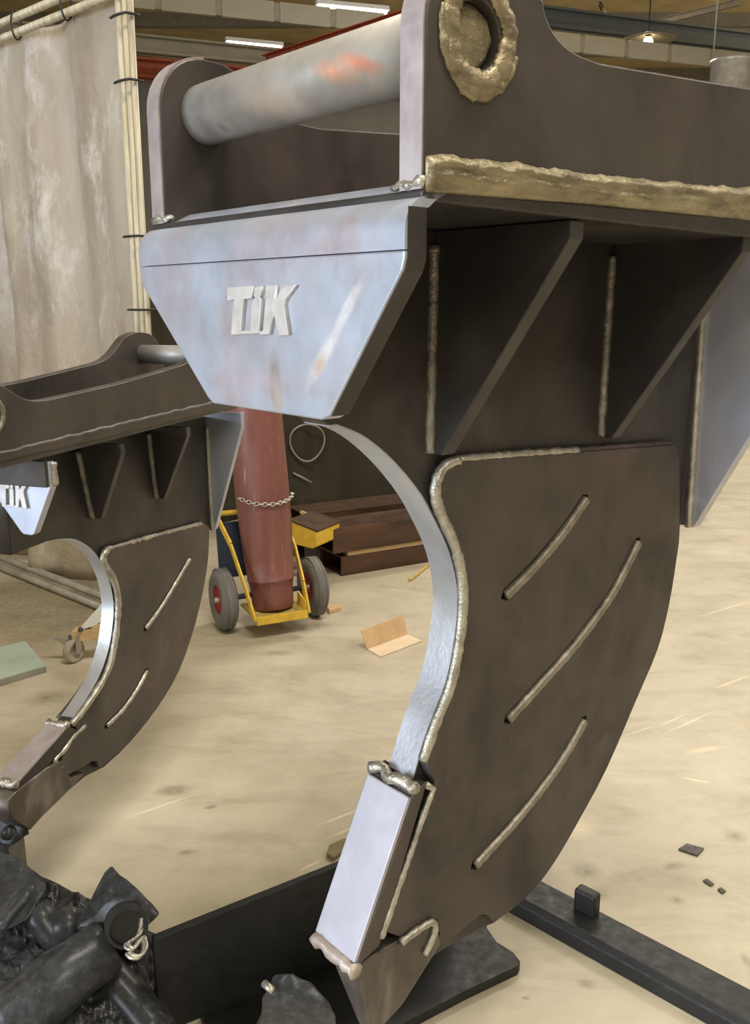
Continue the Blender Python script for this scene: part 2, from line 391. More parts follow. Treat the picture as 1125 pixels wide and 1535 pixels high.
def side_profile(up, wp, R, hollow, tail, rear, base_w):
    """ear outline: front ear (rounded about the pin), hollow back, waist, rear ear"""
    pts = [(0.0, base_w[0]), (0.0, wp)]
    for k in range(1, 9):
        a = math.pi-math.pi/2*k/8
        pts.append((up+R*math.cos(a), wp+R*math.sin(a)))
    h0 = hollow[0]
    pts += [p for p in sm2([(up, wp+R), (up+0.42*R, wp+R-0.03*R), (up+0.78*R, max(wp+R*0.8, h0[1]+0.16*R)), h0], 4)[1:-1]]
    pts += hollow + tail + rear
    pts += [(pts[-1][0], base_w[1])]
    return pts

# ================================================================== first ripper (near the camera)
f1 = Frame(636, 292, 0.90, math.radians(48.8))
W1 = 0.565; T1 = 0.036; VS = 0.235; TS = 0.056; CV = 0.02
Z1 = 0.27
dz = f1.O.z - Z1
R1 = thing('ripper_attachment', 'large unpainted steel ripper in the foreground with raised letters on its bright nose plate', 'ripper', (f1.O.x, f1.O.y, Z1), f1.rz)
def L(u, v, w): return Vector((u, v, w+dz))

# side plates with ears
up_, wp_ = f1.uw(718, 52, 0)
hol = sm2([f1.uw(815, 0, 0), f1.uw(821, 28, 0), f1.uw(838, 58, 0), f1.uw(865, 80, 0), f1.uw(903, 95, 0)], 5)
tail = [f1.uw(1125, 132, 0)]
tu, tw = tail[0]
rear = sm2([(tu, tw), (tu+0.06, tw+0.012), (tu+0.10, tw+0.05), (tu+0.14, tw+0.10), (tu+0.20, tw+0.115), (tu+0.26, tw+0.09), (tu+0.285, tw+0.03), (tu+0.285, tw-0.06)], 4)[1:]
PLATE1 = side_profile(up_, wp_, up_, hol, tail, rear, (0.004, 0.02))
hole = [(up_+0.033*math.cos(2*math.pi*k/28), wp_+0.033*math.sin(2*math.pi*k/28)) for k in range(28)]
u_end = tu+0.285
for v in (0.0, W1-T1):
    o = fix_flip(plate('side_plate', PLATE1, T1, 0.0025, M_scale, R1, PM(dz, v), [hole]))
    # bright flame-cut front edge strip of the plate
    bm = bmesh.new()
    b_prism(bm, [L(-0.0022, v+0.002, 0.006), L(-0.0022, v+T1-0.002, 0.006), L(-0.0022, v+T1-0.002, wp_), L(-0.0022, v+0.002, wp_)], (0.004, 0, 0))
    prev = None
    for k in range(0, 9):
        a = math.pi-math.pi/2*k/8
        q0 = (up_+(up_+0.0022)*math.cos(a), wp_+(up_+0.0022)*math.sin(a)); q1 = (up_+(up_-0.003)*math.cos(a), wp_+(up_-0.003)*math.sin(a))
        cur = (q0, q1)
        if prev:
            pts = [(prev[0][0], prev[0][1]), (cur[0][0], cur[0][1]), (cur[1][0], cur[1][1]), (prev[1][0], prev[1][1])]
            b_prism(bm, [L(a_, v+0.002, b_) for a_, b_ in pts], (0, T1-0.004, 0))
        prev = cur
    s = obj('cut_edge', bm, M_edge, o); s['label'] = 'bright flame-cut front edge'
    # weld ring around the pin and the recessed pin end
    vo = v if v == 0 else v+T1
    sgn = -1 if v == 0 else 1
    rp = [L(up_+0.043*math.cos(t)*(1+0.06*math.sin(3*t+1)+0.03*math.sin(7*t)), vo+sgn*0.001, wp_+0.049*math.sin(t)*(1+0.06*math.cos(2*t)+0.03*math.cos(5*t))) for t in [2*math.pi*k/64 for k in range(64)]]
    wr = tube('pin_weld', rp, 0.0125, M_weldy, o, 10, 0.22, flat=(Vector((0, 1, 0)), 0.45), closed=True)
    rp2 = [L(up_+0.003+0.056*math.cos(t), vo+sgn*0.001, wp_+0.004+0.060*math.sin(t)*(1+0.05*math.cos(3*t))) for t in [math.pi*(0.92+1.0*k/44) for k in range(45)]]
    tube('weld_smear', rp2, [0.004+0.004*math.sin(math.pi*k/44) for k in range(45)], M_weldy, wr, 8, 0.25, flat=(Vector((0, 1, 0)), 0.5))
# pin
Mp = Matrix.Translation(L(up_, 0.012, wp_)) @ Matrix.Rotation(-math.pi/2, 4, 'X')
Lp = W1-0.024
pin = lathe('pin', [(0, 0), (0.026, 0), (0.0325, 0.004), (0.0325, T1-0.012), (0.041, T1-0.012), (0.041, Lp-T1+0.012), (0.0325, Lp-T1+0.012), (0.0325, Lp-0.004), (0.026, Lp), (0, Lp)], M_pin, R1, Mp, 48)
pin['label'] = 'thick round steel pin between the ears'
for vv_ in (0.008, W1-0.016):
    rr = [(0.029*(1+0.07*math.sin(3*a+1)), a) for a in [2*math.pi*k/9 for k in range(9)]]
    prism('pin_end', [L(up_+r*math.cos(a), vv_, wp_+r*math.sin(a)*1.05) for r, a in rr], (0, 0.008, 0), M_weldy, pin, 0.003)
# base plate under the side plates
base = prism('base_plate', [L(-0.002, 0.0, 0.006), L(u_end, 0.0, 0.02), L(u_end, 0.0, -0.012), L(-0.002, 0.0, -0.006)], (0, W1, 0), M_shaded_scale, R1, 0.003)
# straw-coloured weld run along the foot of the near side plate: one broad uneven band
from mathutils import noise as mnoise
def weld_band(fr, LL, top, bot, v, mat, parent, h=0.010, n=150, m=14, seed=0.0, out=-1):
    bm = bmesh.new(); rows = []
    for i in range(n+1):
        t = i/n; col_ = []
        def lerp(path):
            k = t*(len(path)-1); a = int(min(k, len(path)-2)); q = k-a
            return (path[a][0]*(1-q)+path[a+1][0]*q, path[a][1]*(1-q)+path[a+1][1]*q)
        a, b_ = Vector(fr.uw(*lerp(top), v)), Vector(fr.uw(*lerp(bot), v))
        wob = 0.004*mnoise.noise(Vector((a.x*25, seed, 0)))+0.002*mnoise.noise(Vector((a.x*90, seed, 3)))
        a.y += wob
        for k in range(m+1):
            f_ = k/m; p = a.lerp(b_, f_)
            prof = abs(math.sin(math.pi*min(1, f_*1.0)))**0.45
            rid = 0.70+0.30*abs(math.sin(f_*math.pi*2.3+0.9*mnoise.noise(Vector((p.x*9, seed+5, f_)))))
            rip = 1+0.25*mnoise.noise(Vector((p.x*60, p.y*120, seed)))
            hh = h*prof*rid*rip*(1.15-0.5*f_)
            if i in (0, n): hh = 0
            col_.append(bm.verts.new(LL(p.x, v+out*hh+0.0005, p.y)))
        rows.append(col_)
    for a, b_ in zip(rows, rows[1:]):
        for k in range(m): bm.faces.new((a[k], a[k+1], b_[k+1], b_[k]))
    # closed back so the bead is solid
    bk = [[bm.verts.new(r[0].co+Vector((0, 0.003, 0))), bm.verts.new(r[-1].co+Vector((0, 0.003, 0)))] for r in rows]
    for i in range(n):
        bm.faces.new((bk[i][0], bk[i+1][0], bk[i+1][1], bk[i][1])); bm.faces.new((rows[i][0], rows[i+1][0], bk[i+1][0], bk[i][0])); bm.faces.new((rows[i][m], bk[i][1], bk[i+1][1], rows[i+1][m]))
    return obj('weld_bead', bm, mat, parent, True)
weld_band(f1, L, [(639, 236), (680, 232), (735, 240), (800, 248), (880, 260), (960, 268), (1060, 278), (1180, 284)], [(639, 288), (760, 297), (880, 306), (1000, 318), (1180, 336)], -0.001, M_weldy, base, 0.011)

# nose plate: section in (u, w) swept across v, lower corners cut off
sec = [(0.085, 0.027), (0.040, 0.020), (0.010, 0.006)]
crU = -0.026
for k in range(6):
    a = math.radians(80 - 80*k/5)
    sec.append((0.008-0.034*math.cos(a), -0.034+0.034*math.sin(a)))
cr_r = f1.vw(615, 373, crU)[1]
w_cut = f1.vw(617, 404, crU)[1]; vb0, w_bot = f1.vw(490, 631, crU); vb1 = f1.vw(315, 613, crU)[0]
sec += [(crU, cr_r)]
sec2 = [(crU, cr_r), (crU, w_cut), (crU, w_bot)]
TN = 0.028
def vr(w):
    if w >= w_cut: return 0.0, W1
    t = (w-w_cut)/(w_bot-w_cut); return vb0*t, W1+(vb1-W1)*t
def sheet(section, th):
    bm = bmesh.new(); fr = []; bk = []
    n = len(section)
    for i, (u, w) in enumerate(section):
        a = Vector(section[max(i-1, 0)]); b_ = Vector(section[min(i+1, n-1)]); d = (b_-a).normalized()
        nn = Vector((-d.y, d.x)) ; nn = nn if nn.dot(Vector((1, -0.2))) > 0 else -nn
        v0, v1 = vr(w)
        fr.append([bm.verts.new(L(u, v0+(v1-v0)*k/8, w)) for k in range(9)])
        bk.append([bm.verts.new(L(u+nn.x*th, v0+(v1-v0)*k/8, w+nn.y*th)) for k in range(9)])
    for i in range(n-1):
        for k in range(8):
            bm.faces.new((fr[i][k], fr[i][k+1], fr[i+1][k+1], fr[i+1][k])); bm.faces.new((bk[i][k], bk[i+1][k], bk[i+1][k+1], bk[i][k+1]))
        for k in (0, 8): bm.faces.new((fr[i][k], fr[i+1][k], bk[i+1][k], bk[i][k]))
    for i in (0, n-1):
        for k in range(8): bm.faces.new((fr[i][k], bk[i][k], bk[i][k+1], fr[i][k+1]))
    return bm
def soften(o, ang=40):
    for p in o.data.polygons: p.use_smooth = True
    me = o.data
    bm = bmesh.new(); bm.from_mesh(me)
    for e in bm.edges:
        if len(e.link_faces) == 2 and e.calc_face_angle(0) > math.radians(ang): e.smooth = False
    bm.to_mesh(me); bm.free(); return o
o = soften(obj('nose_top_band', sheet(sec, 0.012), M_bright, R1)); o['label'] = 'rolled bright steel lip above the nose plate'
def mk_nose():
    bm = bmesh.new()
    pts = [L(crU, 0, cr_r-0.0008), L(crU, 0, w_cut+0.012), L(crU, 0.004, w_cut), L(crU, vb0-0.004, w_bot+0.006), L(crU, vb0+0.010, w_bot), L(crU, vb1-0.008, w_bot), L(crU, vb1+0.004, w_bot+0.006), L(crU, W1-0.003, w_cut-0.005), L(crU, W1, w_cut+0.012), L(crU, W1, cr_r-0.0008)]
    b_prism(bm, pts, (TN, 0, 0), 0.0022); return bm
nose = obj('nose_plate', mk_nose(), M_bright, R1); nose['label'] = 'bluish bright nose plate carrying raised letters'
# dark edge of the nose plate on the near side (rolled mill scale)
bm = bmesh.new()
eg = [(0.0, -0.012), (0.0, w_cut+0.012), (0.004, w_cut), (vb0-0.004, w_bot+0.006)]
for (va, wa), (vb, wb_) in zip(eg, eg[1:]):
    d = Vector((vb-va, wb_-wa)).normalized(); n2 = Vector((d.y, -d.x))*-0.0012
    n2 = n2 if n2.x < 0 else -n2
    b_prism(bm, [L(crU+0.004, va+n2.x, wa+n2.y), L(crU+0.004, vb+n2.x, wb_+n2.y), L(crU+TN+0.001, vb+n2.x, wb_+n2.y), L(crU+TN+0.001, va+n2.x, wa+n2.y)], (0, 0.0008, 0))
obj('plate_edge', bm, M_shaded_scale, nose)
# weld fillets at the two ends of the lip
for v0_, v1_ in ((0.0, 0.05), (W1-0.055, W1-0.002)):
    pts = [L(0.002, v0_+(v1_-v0_)*k/7, 0.012+0.002*math.sin(k*1.7)) for k in range(8)]
    tube('weld_bead', pts, [0.006, 0.007, 0.006, 0.006, 0.005, 0.0045, 0.004, 0.003] if v0_ == 0 else [0.003, 0.004, 0.005, 0.005, 0.006, 0.007, 0.007, 0.006], M_weld, nose, 8, 0.15)
# marks on the nose plate (grinding streak, rust smear), kept in its material as stains with their own shape
def add_spots(m, spots):
    nt = m.node_tree; b = nt.nodes['Principled BSDF']; src = b.inputs['Base Color'].links[0].from_socket
    tc = nt.nodes.new('ShaderNodeTexCoord'); nz = noise(nt, 60, 4, 0.7)
    for loc, rot, sc_, colr, soft, amt in spots:
        mp = nt.nodes.new('ShaderNodeMapping'); mp.vector_type = 'TEXTURE'
        mp.inputs['Location'].default_value = loc; mp.inputs['Rotation'].default_value = rot; mp.inputs['Scale'].default_value = sc_
        nt.links.new(tc.outputs['Object'], mp.inputs['Vector'])
        g = nt.nodes.new('ShaderNodeTexGradient'); g.gradient_type = 'SPHERICAL'; nt.links.new(mp.outputs['Vector'], g.inputs['Vector'])
        mr = nt.nodes.new('ShaderNodeMapRange'); mr.inputs['From Max'].default_value = soft; mr.inputs['To Max'].default_value = amt
        nt.links.new(g.outputs['Fac'], mr.inputs['Value'])
        mu = nt.nodes.new('ShaderNodeMath'); mu.operation = 'MULTIPLY'; nt.links.new(mr.outputs['Result'], mu.inputs[0])
        nt.links.new(ramp(nt, nz, [(0.3, 0.45), (0.6, 1.0)]), mu.inputs[1])
        src = mixc(nt, src, colr, mu.outputs[0])
    nt.links.new(src, b.inputs['Base Color'])
def streak(pa, pb, wid, colr, soft=0.8, amt=0.9):
    a, b_ = f1.vw(*pa, crU), f1.vw(*pb, crU); d = Vector(b_)-Vector(a)
    return ((crU, (a[0]+b_[0])/2, (a[1]+b_[1])/2+dz), (math.atan2(d.y, d.x), 0, 0), (0.05, d.length/2, wid), colr, soft, amt)
M_nose = M_bright.copy(); M_nose.name = 'nose_plate_steel'
add_spots(M_nose, [streak((548, 412), (498, 505), 0.010, (0.80, 0.80, 0.84), 0.5), streak((515, 480), (455, 590), 0.012, (0.78, 0.76, 0.80), 0.6), streak((492, 530), (468, 565), 0.012, (0.62, 0.50, 0.42), 0.7),
                   streak((410, 520), (416, 625), 0.016, (0.36, 0.32, 0.29), 0.5, 0.85), streak((416, 570), (418, 630), 0.014, (0.60, 0.55, 0.50), 0.8), streak((290, 560), (520, 585), 0.02, (0.56, 0.47, 0.53), 1.0, 0.7),
                   streak((230, 440), (290, 560), 0.02, (0.45, 0.50, 0.58), 1.0, 0.6), streak((395, 420), (600, 395), 0.03, (0.50, 0.55, 0.63), 1.0, 0.6)])
nose.data.materials[0] = M_nose
M_pinp = M_pin.copy(); M_pinp.name = 'painted_pin_steel'
def pspot(px, py, ln, hh, colr, amt):
    v_, w_ = f1.vw(px, py, up_-0.036)
    return ((up_-0.036, v_, w_+dz), (0.3, 0, 0), (0.04, ln, hh), colr, 0.9, amt)
add_spots(M_pinp, [pspot(540, 95, 0.05, 0.012, (0.60, 0.20, 0.09), 1.0), pspot(505, 108, 0.05, 0.014, (0.56, 0.25, 0.13), 1.0), pspot(400, 150, 0.10, 0.03, (0.50, 0.40, 0.32), 0.8), pspot(325, 190, 0.012, 0.008, (0.10, 0.10, 0.10), 0.8), pspot(560, 60, 0.09, 0.02, (0.42, 0.40, 0.36), 0.9)])
pin.data.materials[0] = M_pinp
# raised letters
def letter_px(poly): return [(200+x/2.446, 260+y/2.446) for x, y in poly]
LET = [
    [(343, 424), (350, 418), (438, 413), (433, 458), (404, 461), (394, 574), (394, 590), (357, 592), (368, 463), (345, 466)],
    [(446, 417), (472, 413), (467, 444), (461, 452), (468, 462), (461, 586), (394, 590), (395, 577), (427, 574), (434, 468), (446, 456), (441, 447)],
    [(484, 418), (488, 411), (524, 410), (516, 462), (560, 409), (597, 408), (556, 462), (552, 485), (569, 592), (532, 596), (516, 522), (507, 540), (498, 590), (461, 592), (462, 578), (474, 576), (484, 470)],
]
for poly in LET:
    pts = [f1.vw(x, y, crU-0.005) for x, y in letter_px(poly)]
    M = Matrix.Translation((crU+0.001, 0, dz)) @ Matrix(((0, 0, -1, 0), (1, 0, 0, 0), (0, 1, 0, 0), (0, 0, 0, 1)))
    o = fix_flip(plate('letter', pts, 0.006, 0.0006, M_letter, nose, M))

# shank
front = [(505, 637), (540, 651), (572, 674), (604, 706), (634, 745), (655, 783), (674, 825), (685, 868), (688, 912), (683, 960), (670, 1022), (645, 1087), (628, 1142), (600, 1230), (570, 1330), (538, 1440)]
back = [(1020, 795), (1015, 840), (1004, 907), (987, 973), (955, 1049), (911, 1151), (870, 1228), (832, 1293), (800, 1335), (770, 1362), (741, 1384)]
V0 = VS
fr_uw = sm2(f1.poly(front, V0), 3)
bk_uw = sm2(f1.poly(back, V0), 3)
tip = f1.poly([(722, 1392), (664, 1424), (640, 1440), (600, 1440), (560, 1440)], V0)
top_l = (f1.uw(505, 637, V0)[0]-0.012, f1.uw(505, 637, V0)[1])
sh_out = [(0.0, -0.008), (0.0, w_bot+0.02), top_l] + fr_uw + tip[::-1] + bk_uw[::-1] + [(bk_uw[0][0], -0.3), (bk_uw[0][0], -0.008)]
# outline goes: front edge down, tip, back edge up, along the base plate
shank = fix_flip(plate('shank', sh_out, TS, 0.002, M_shaded_scale, R1, PM(dz, VS)))
shank['label'] = 'curved steel shank plate'
# bright flame-cut front face of the shank
bm = bmesh.new(); prev = None
fpts = [Vector((a, b_)) for a, b_ in [top_l]+fr_uw[:len(fr_uw)-8]]
row = []
for i, p in enumerate(fpts):
    d = (fpts[min(i+1, len(fpts)-1)]-fpts[max(i-1, 0)]).normalized(); n2 = Vector((d.y, -d.x)); n2 = n2 if n2.x < 0 else -n2
    if i < 6 and n2.y > 0: n2 = -n2
    q = p+n2*0.0015; q2 = p-n2*0.003
    row.append([bm.verts.new(L(q.x, VS+0.0005, q.y)), bm.verts.new(L(q.x, VS+TS-0.0005, q.y)), bm.verts.new(L(q2.x, VS+TS-0.0005, q2.y)), bm.verts.new(L(q2.x, VS+0.0005, q2.y))])
for a, b_ in zip(row, row[1:]):
    for k in range(4): bm.faces.new((a[k], a[(k+1) % 4], b_[(k+1) % 4], b_[k]))
bm.faces.new(row[0]); bm.faces.new(row[-1][::-1])
o = soften(obj('front_face', bm, M_front, shank), 50); o['label'] = 'bright flame-cut front face of the shank'

# wear cover plates on both flanks with slot welds
cov_l = [(693, 691), (676, 697), (664, 712), (659, 738), (666, 768), (688, 818), (698, 862), (700, 907), (695, 960), (682, 1027), (658, 1089), (640, 1142)]
cov_low = [(652, 1172), (648, 1190), (634, 1230), (600, 1320), (575, 1395), (600, 1405), (640, 1380), (656, 1378), (660, 1400), (655, 1420), (668, 1413), (722, 1371)]
VC = VS-CV
nfront = len(sm2(f1.poly(cov_l, VC), 3))+7
cov = sm2(f1.poly(cov_l, VC), 3) + f1.poly(cov_low, VC) + [f1.uw(733, 1372, VC), f1.uw(741, 1384, VC)] + sm2(f1.poly([(1019, 690)]+back[:-1], VC), 3)[::-1] + [f1.uw(1012, 667, VC)]
slots_px = [[(878, 748), (842, 800), (800, 850), (758, 892)], [(957, 812), (915, 893), (860, 968), (810, 1025), (762, 1078)], [(876, 1080), (838, 1145), (780, 1222), (712, 1297)]]
slots = [sm2(f1.poly(s, VC), 4) for s in slots_px]
def build_cover(v_near, outer):
    o = fix_flip(plate('wear_plate', cov, CV, 0.0015, M_scale, R1, PM(dz, v_near), [ribbon2(s, 0.0105) for s in slots]))
    vo = v_near if outer < 0 else v_near+CV
    for s in slots:
        pts = resample([L(a, vo-outer*0.0015, b_) for a, b_ in s], 0.006)
        pts = [p + Vector((0.0020, 0, -0.0012)) for p in pts]
        tube('slot_weld', pts, 0.0088, M_slot, o, 8, 0.08)
    return o
cover = build_cover(VC, -1)
cov = [(a+0.035 if i < nfront else a, b_) for i, (a, b_) in enumerate(cov)]
build_cover(VS+TS, 1)
# weld beads along the front and top of the near cover
pts = sm2(f1.poly(cov_l, VC), 4)
tube('weld_bead', resample([L(a-0.002, VC+0.006, b_) for a, b_ in pts], 0.006), 0.0085, M_weld, cover, 8, 0.10)
pts = f1.poly([(693, 691), (735, 687), (780, 683), (825, 680), (870, 677)], VC)
tube('weld_bead', resample([L(a, VC+0.007, b_+0.001) for a, b_ in pts], 0.006), 0.007, M_weld, cover, 8, 0.14)
pts = f1.poly([(870, 677), (940, 672), (1010, 666)], VC)
tube('weld_bead', resample([L(a, VC+0.009, b_+0.001) for a, b_ in pts], 0.008), 0.006, M_scale, cover, 8, 0.14)
# gussets between the base plate and the shank
ribs1 = [((860, 322), (667, 682), (645, 680), 0.026), ((1121, 337), (922, 655), (900, 655), 0.026)]
def make_rib(fr, LL, root, near_px, lowout_px, lowin_px, vs_, wtop, th, mir, v_near=0.006, bmat=M_scale, wmat=M_weld):
    ut, _ = fr.uw(near_px[0], near_px[1], v_near)
    ub, wb = fr.uw(lowin_px[0], lowin_px[1], vs_)
    up2, _ = fr.uw(lowout_px[0], lowout_px[1], vs_-0.022)
    u0 = ub
    q = [(v_near, wtop-0.001), (vs_+0.002, wtop-0.001), (vs_+0.002, wb), (vs_-0.024, wb), (v_near, wtop-0.022)]
    if mir: q = [(mir-a, b) for a, b in q]
    pts = [LL(u0+(ut-u0)*max(0, min(1, (b-wb)/(wtop-wb)))*0.5, a, b) for a, b in q]
    o = prism('gusset', pts, (th, 0, 0), bmat, root, 0.0018)
    if not mir:
        a, b_ = LL(u0-0.002+(ut-u0)*0.5*0.9, vs_-0.002, wtop-0.02), LL(u0-0.002, vs_-0.002, wb+0.002)
        tube('weld_bead', resample([a, b_], 0.007), 0.0085, wmat, o, 8, 0.12)
        a, b_ = LL(u0+th+0.002+(ut-u0)*0.5*0.9, vs_-0.002, wtop-0.02), LL(u0+th+0.002, vs_-0.002, wb+0.002)
        tube('weld_bead', resample([a, b_], 0.007), 0.005, wmat, o, 8, 0.12)
    return o
MIR1 = 2*VS+TS
for n_, lo, li, th in ribs1:
    for mir in (None, MIR1): make_rib(f1, L, R1, n_, lo, li, VS, -0.008, th, mir, bmat=M_shaded_scale, wmat=M_weldd)
# rear gusset: plate across the back of the shank
ub, wb = f1.uw(1026, 788, VS)
for mir in (None, MIR1):
    q = [(0.006, -0.01), (VS+0.02, -0.01), (VS+0.02, wb), (VS-0.022, wb), (0.006, -0.13)]
    if mir: q = [(mir-a, b) for a, b in q]
    o = prism('rear_gusset', [L(ub, a, b) for a, b in q], (0.024, 0, 0), M_bright if mir is None else M_scale, R1, 0.002)
    o['label'] = 'tall rear gusset at the back of the shank'
    if not mir:
        tube('weld_bead', resample([L(ub-0.004, VS-0.004, -0.06), L(ub-0.004, VS-0.012, wb)], 0.008), 0.008, M_weld, o, 8, 0.12)
# shin block on the lower front edge
P4 = f1.poly([(620, 1190), (535, 1448), (585, 1400), (648, 1188), (640, 1172)], VC)
vsh0, vsh1 = VC-0.002, VS+TS+CV+0.002
a1, a2, a3, a4, a5 = P4
shin = prism('shin_block', [L(p[0], vsh0, p[1]) for p in (a1, a2, (a2[0]+0.045, a2[1]+0.012), a5)], (0, vsh1-vsh0, 0), M_scale, R1, 0.003)
d = (Vector(a2)-Vector(a1)).normalized(); n2 = Vector((d.y, -d.x)); n2 = n2 if n2.x < 0 else -n2
pts = [Vector(a1)+d*0.006, Vector(a2)-d*0.004, Vector(a2)-d*0.004+n2*0.008, Vector(a1)+d*0.006+n2*0.008]
o = prism('shin_face', [L(p.x, vsh0+0.002, p.y) for p in pts], (0, vsh1-vsh0-0.004, 0), M_shin, shin, 0.002); o['label'] = 'pale machined front face'
pw = [L(a1[0]+0.004*math.sin(k), vsh0+(vsh1-vsh0)*k/10, a1[1]+0.008+random.uniform(-.004, .004)) for k in range(11)]
tube('weld_bead', pw, 0.0095, M_weld, shin, 8, 0.12)
pw = [L(a2[0]-0.004, vsh0+(vsh1-vsh0)*k/10, a2[1]-0.004+random.uniform(-.004, .004)) for k in range(11)]
tube('weld_bead', pw, 0.012, steel('scorched_weld', [(0.3, (0.40, 0.33, 0.29)), (0.6, (0.55, 0.48, 0.44)), (0.8, (0.68, 0.64, 0.60))], 0.45, 0.3, scale=20, bmp=0.5, bscale=80), shin, 8, 0.25)
pts = f1.poly([(638, 1176), (649, 1182), (634, 1222), (616, 1275), (594, 1338), (571, 1405)], VC)
tube('weld_bead', resample([L(a, vsh0+0.001, b_) for a, b_ in pts], 0.007), 0.0055, M_weld, shin, 8, 0.18)
# worn tip holding the tooth
def hull0(name, pts, mat, parent, bev):
    bm = bmesh.new(); vs_ = [bm.verts.new(p) for p in pts]; bmesh.ops.convex_hull(bm, input=vs_)
    bmesh.ops.delete(bm, geom=[v for v in bm.verts if not v.link_faces], context='VERTS')
    bmesh.ops.dissolve_limit(bm, angle_limit=0.05, verts=bm.verts[:], edges=bm.edges[:])
    bmesh.ops.bevel(bm, geom=bm.edges[:], offset=bev, segments=2, profile=0.5, affect='EDGES', clamp_overlap=True)
    return obj(name, bm, mat, parent)
tq = f1.poly([(536, 1448), (640, 1386), (655, 1386), (662, 1414), (604, 1506), (558, 1556)], VC)
o = hull0('tip_nose', [L(a, VC-0.001, b_) for a, b_ in tq]+[L(tq[0][0]+0.004, vsh1-0.004, tq[0][1]), L(tq[1][0], vsh1-0.004, tq[1][1]), L(tq[3][0], vsh1-0.004, tq[3][1]), L(tq[4][0], VC+0.05, tq[4][1]), L(tq[5][0], VC+0.03, tq[5][1])], M_brown, R1, 0.004)
o['label'] = 'weathered brown tip of the shank'
pts = sm2(f1.poly([(600, 1412), (630, 1390), (648, 1382), (650, 1398), (636, 1430)], VC-0.003), 5)
tube('tip_weld', resample([L(a, vsh0-0.003, b_) for a, b_ in pts], 0.006), 0.006, M_weld, o, 8, 0.15)
print('R1 tip z', min((R1.location.z+L(0, 0, b_).z) for a, b_ in tip), 'vb', vb0, vb1, w_bot, 'u_end', u_end, 'pin', up_, wp_)

# ================================================================== second ripper (smaller, behind on the left)
f2 = Frame(73, 690, 1.80, math.radians(17.5))
T2 = 0.026; VS2 = 0.12; TS2 = 0.036; W2 = 2*VS2+TS2; CV2 = 0.014; Z2 = 0.20
dz2 = f2.O.z-Z2
R2 = thing('ripper_attachment', 'smaller dark steel ripper standing behind on the left, with two slot welds on its shank', 'ripper', (f2.O.x, f2.O.y, Z2), f2.rz)
def L2(u, v, w): return Vector((u, v, w+dz2))
c1 = Vector(f2.uw(-14, 623, 0)); Re = 0.062
b0 = f2.uw(-70, 707, 0); b1 = f2.uw(313, 617, 0)
arc = [(c1.x+Re*math.cos(a), c1.y+Re*math.sin(a)) for a in [math.radians(185-125*k/10) for k in range(11)]]
hol2 = sm2([arc[-1], f2.uw(14, 584, 0), f2.uw(38, 598, 0), f2.uw(64, 600, 0), f2.uw(96, 594, 0), f2.uw(180, 575, 0)], 4)[1:]
ve = W2-T2
re_ = [f2.uw(*p, ve) for p in ((144, 545), (158, 539), (170, 529), (180, 516), (189, 505), (205, 498), (224, 500), (237, 511))]
pc = Vector(f2.uw(213, 531, ve))
re_ = sm2(re_, 3)
ue2 = re_[-1][0]+0.03
PL2 = [(c1.x-Re, b0[1]), *arc, *hol2, *re_, (ue2, re_[-1][1]-0.05), (ue2, b1[1]+0.012)]
rings2 = [[(c.x+0.02*math.cos(2*math.pi*k/20), c.y+0.02*math.sin(2*math.pi*k/20)) for k in range(20)] for c in (c1, pc)]
for v in (0.0, ve):
    o = fix_flip(plate('side_plate', PL2, T2, 0.002, M_scale, R2, PM(dz2, v), rings2))
    vo, sg = (v, -1) if v == 0 else (v+T2, 1)
    for c in (c1, pc):
        tube('pin_weld', [L2(c.x+0.030*math.cos(t), vo+sg*0.001, c.y+0.030*math.sin(t)) for t in [2*math.pi*k/40 for k in range(40)]], 0.006, M_weldd, o, 8, 0.1, closed=True)
for c in (c1, pc):
    Mp = Matrix.Translation(L2(c.x, 0.006, c.y)) @ Matrix.Rotation(-math.pi/2, 4, 'X'); lp = W2-0.012
    lathe('pin', [(0, 0), (0.0195, 0), (0.0195, T2-0.006), (0.0265, T2-0.006), (0.0265, lp-T2+0.006), (0.0195, lp-T2+0.006), (0.0195, lp), (0, lp)], M_pin2, R2, Mp, 32)
base2 = prism('base_plate', [L2(c1.x-Re, 0, b0[1]+0.006), L2(ue2, 0, b1[1]+0.014), L2(ue2, 0, b1[1]-0.008), L2(c1.x-Re, 0, b0[1]-0.016)], (0, W2, 0), M_scale, R2, 0.002)
weld_band(f2, L2, [(-40, 686), (60, 662), (180, 633), (330, 599)], [(-40, 703), (60, 680), (180, 651), (330, 615)], -0.001, M_scale, base2, 0.006, 90, 8, 2.0)
# nose plate under the overhanging base plate, dark strip above the bright face stands in for the overhang's shade
TN2 = 0.02
wA = f2.uw(69, 732, 0)[1]; wB = f2.uw(53, 817, 0)[1]
vB0 = f2.vw(53, 817, 0)[0]; 
vB1 = f2.vw(35, 810, 0)[0]; vL, wL = f2.vw(0, 752, 0); vT = vL+(vL-vB1)*(wA+0.02-wL)/(wL-wB)
np_ = [L2(-0.002, 0.0, -0.004), L2(-0.002, 0.0, wA-0.004), L2(-0.002, vB0-0.002, wB+0.004), L2(-0.002, vB0+0.006, wB), L2(-0.002, vB1-0.003, wB+0.001), L2(-0.002, vB1+0.003, wB+0.006), L2(-0.002, vT, wA+0.02), L2(-0.002, vT, -0.004)]
nose2 = prism('nose_plate', np_, (TN2, 0, 0), M_bright, R2, 0.002)
o = prism('nose_top_band', [L2(-0.012, 0.001, 0.0), L2(-0.012, vT, 0.0), L2(-0.012, vT, wA), L2(-0.012, 0.001, wA)], (0.0098, 0, 0), M_shaded_scale, R2, 0.0015)
o['label'] = 'dark strip standing in for shade across the top of the nose plate'
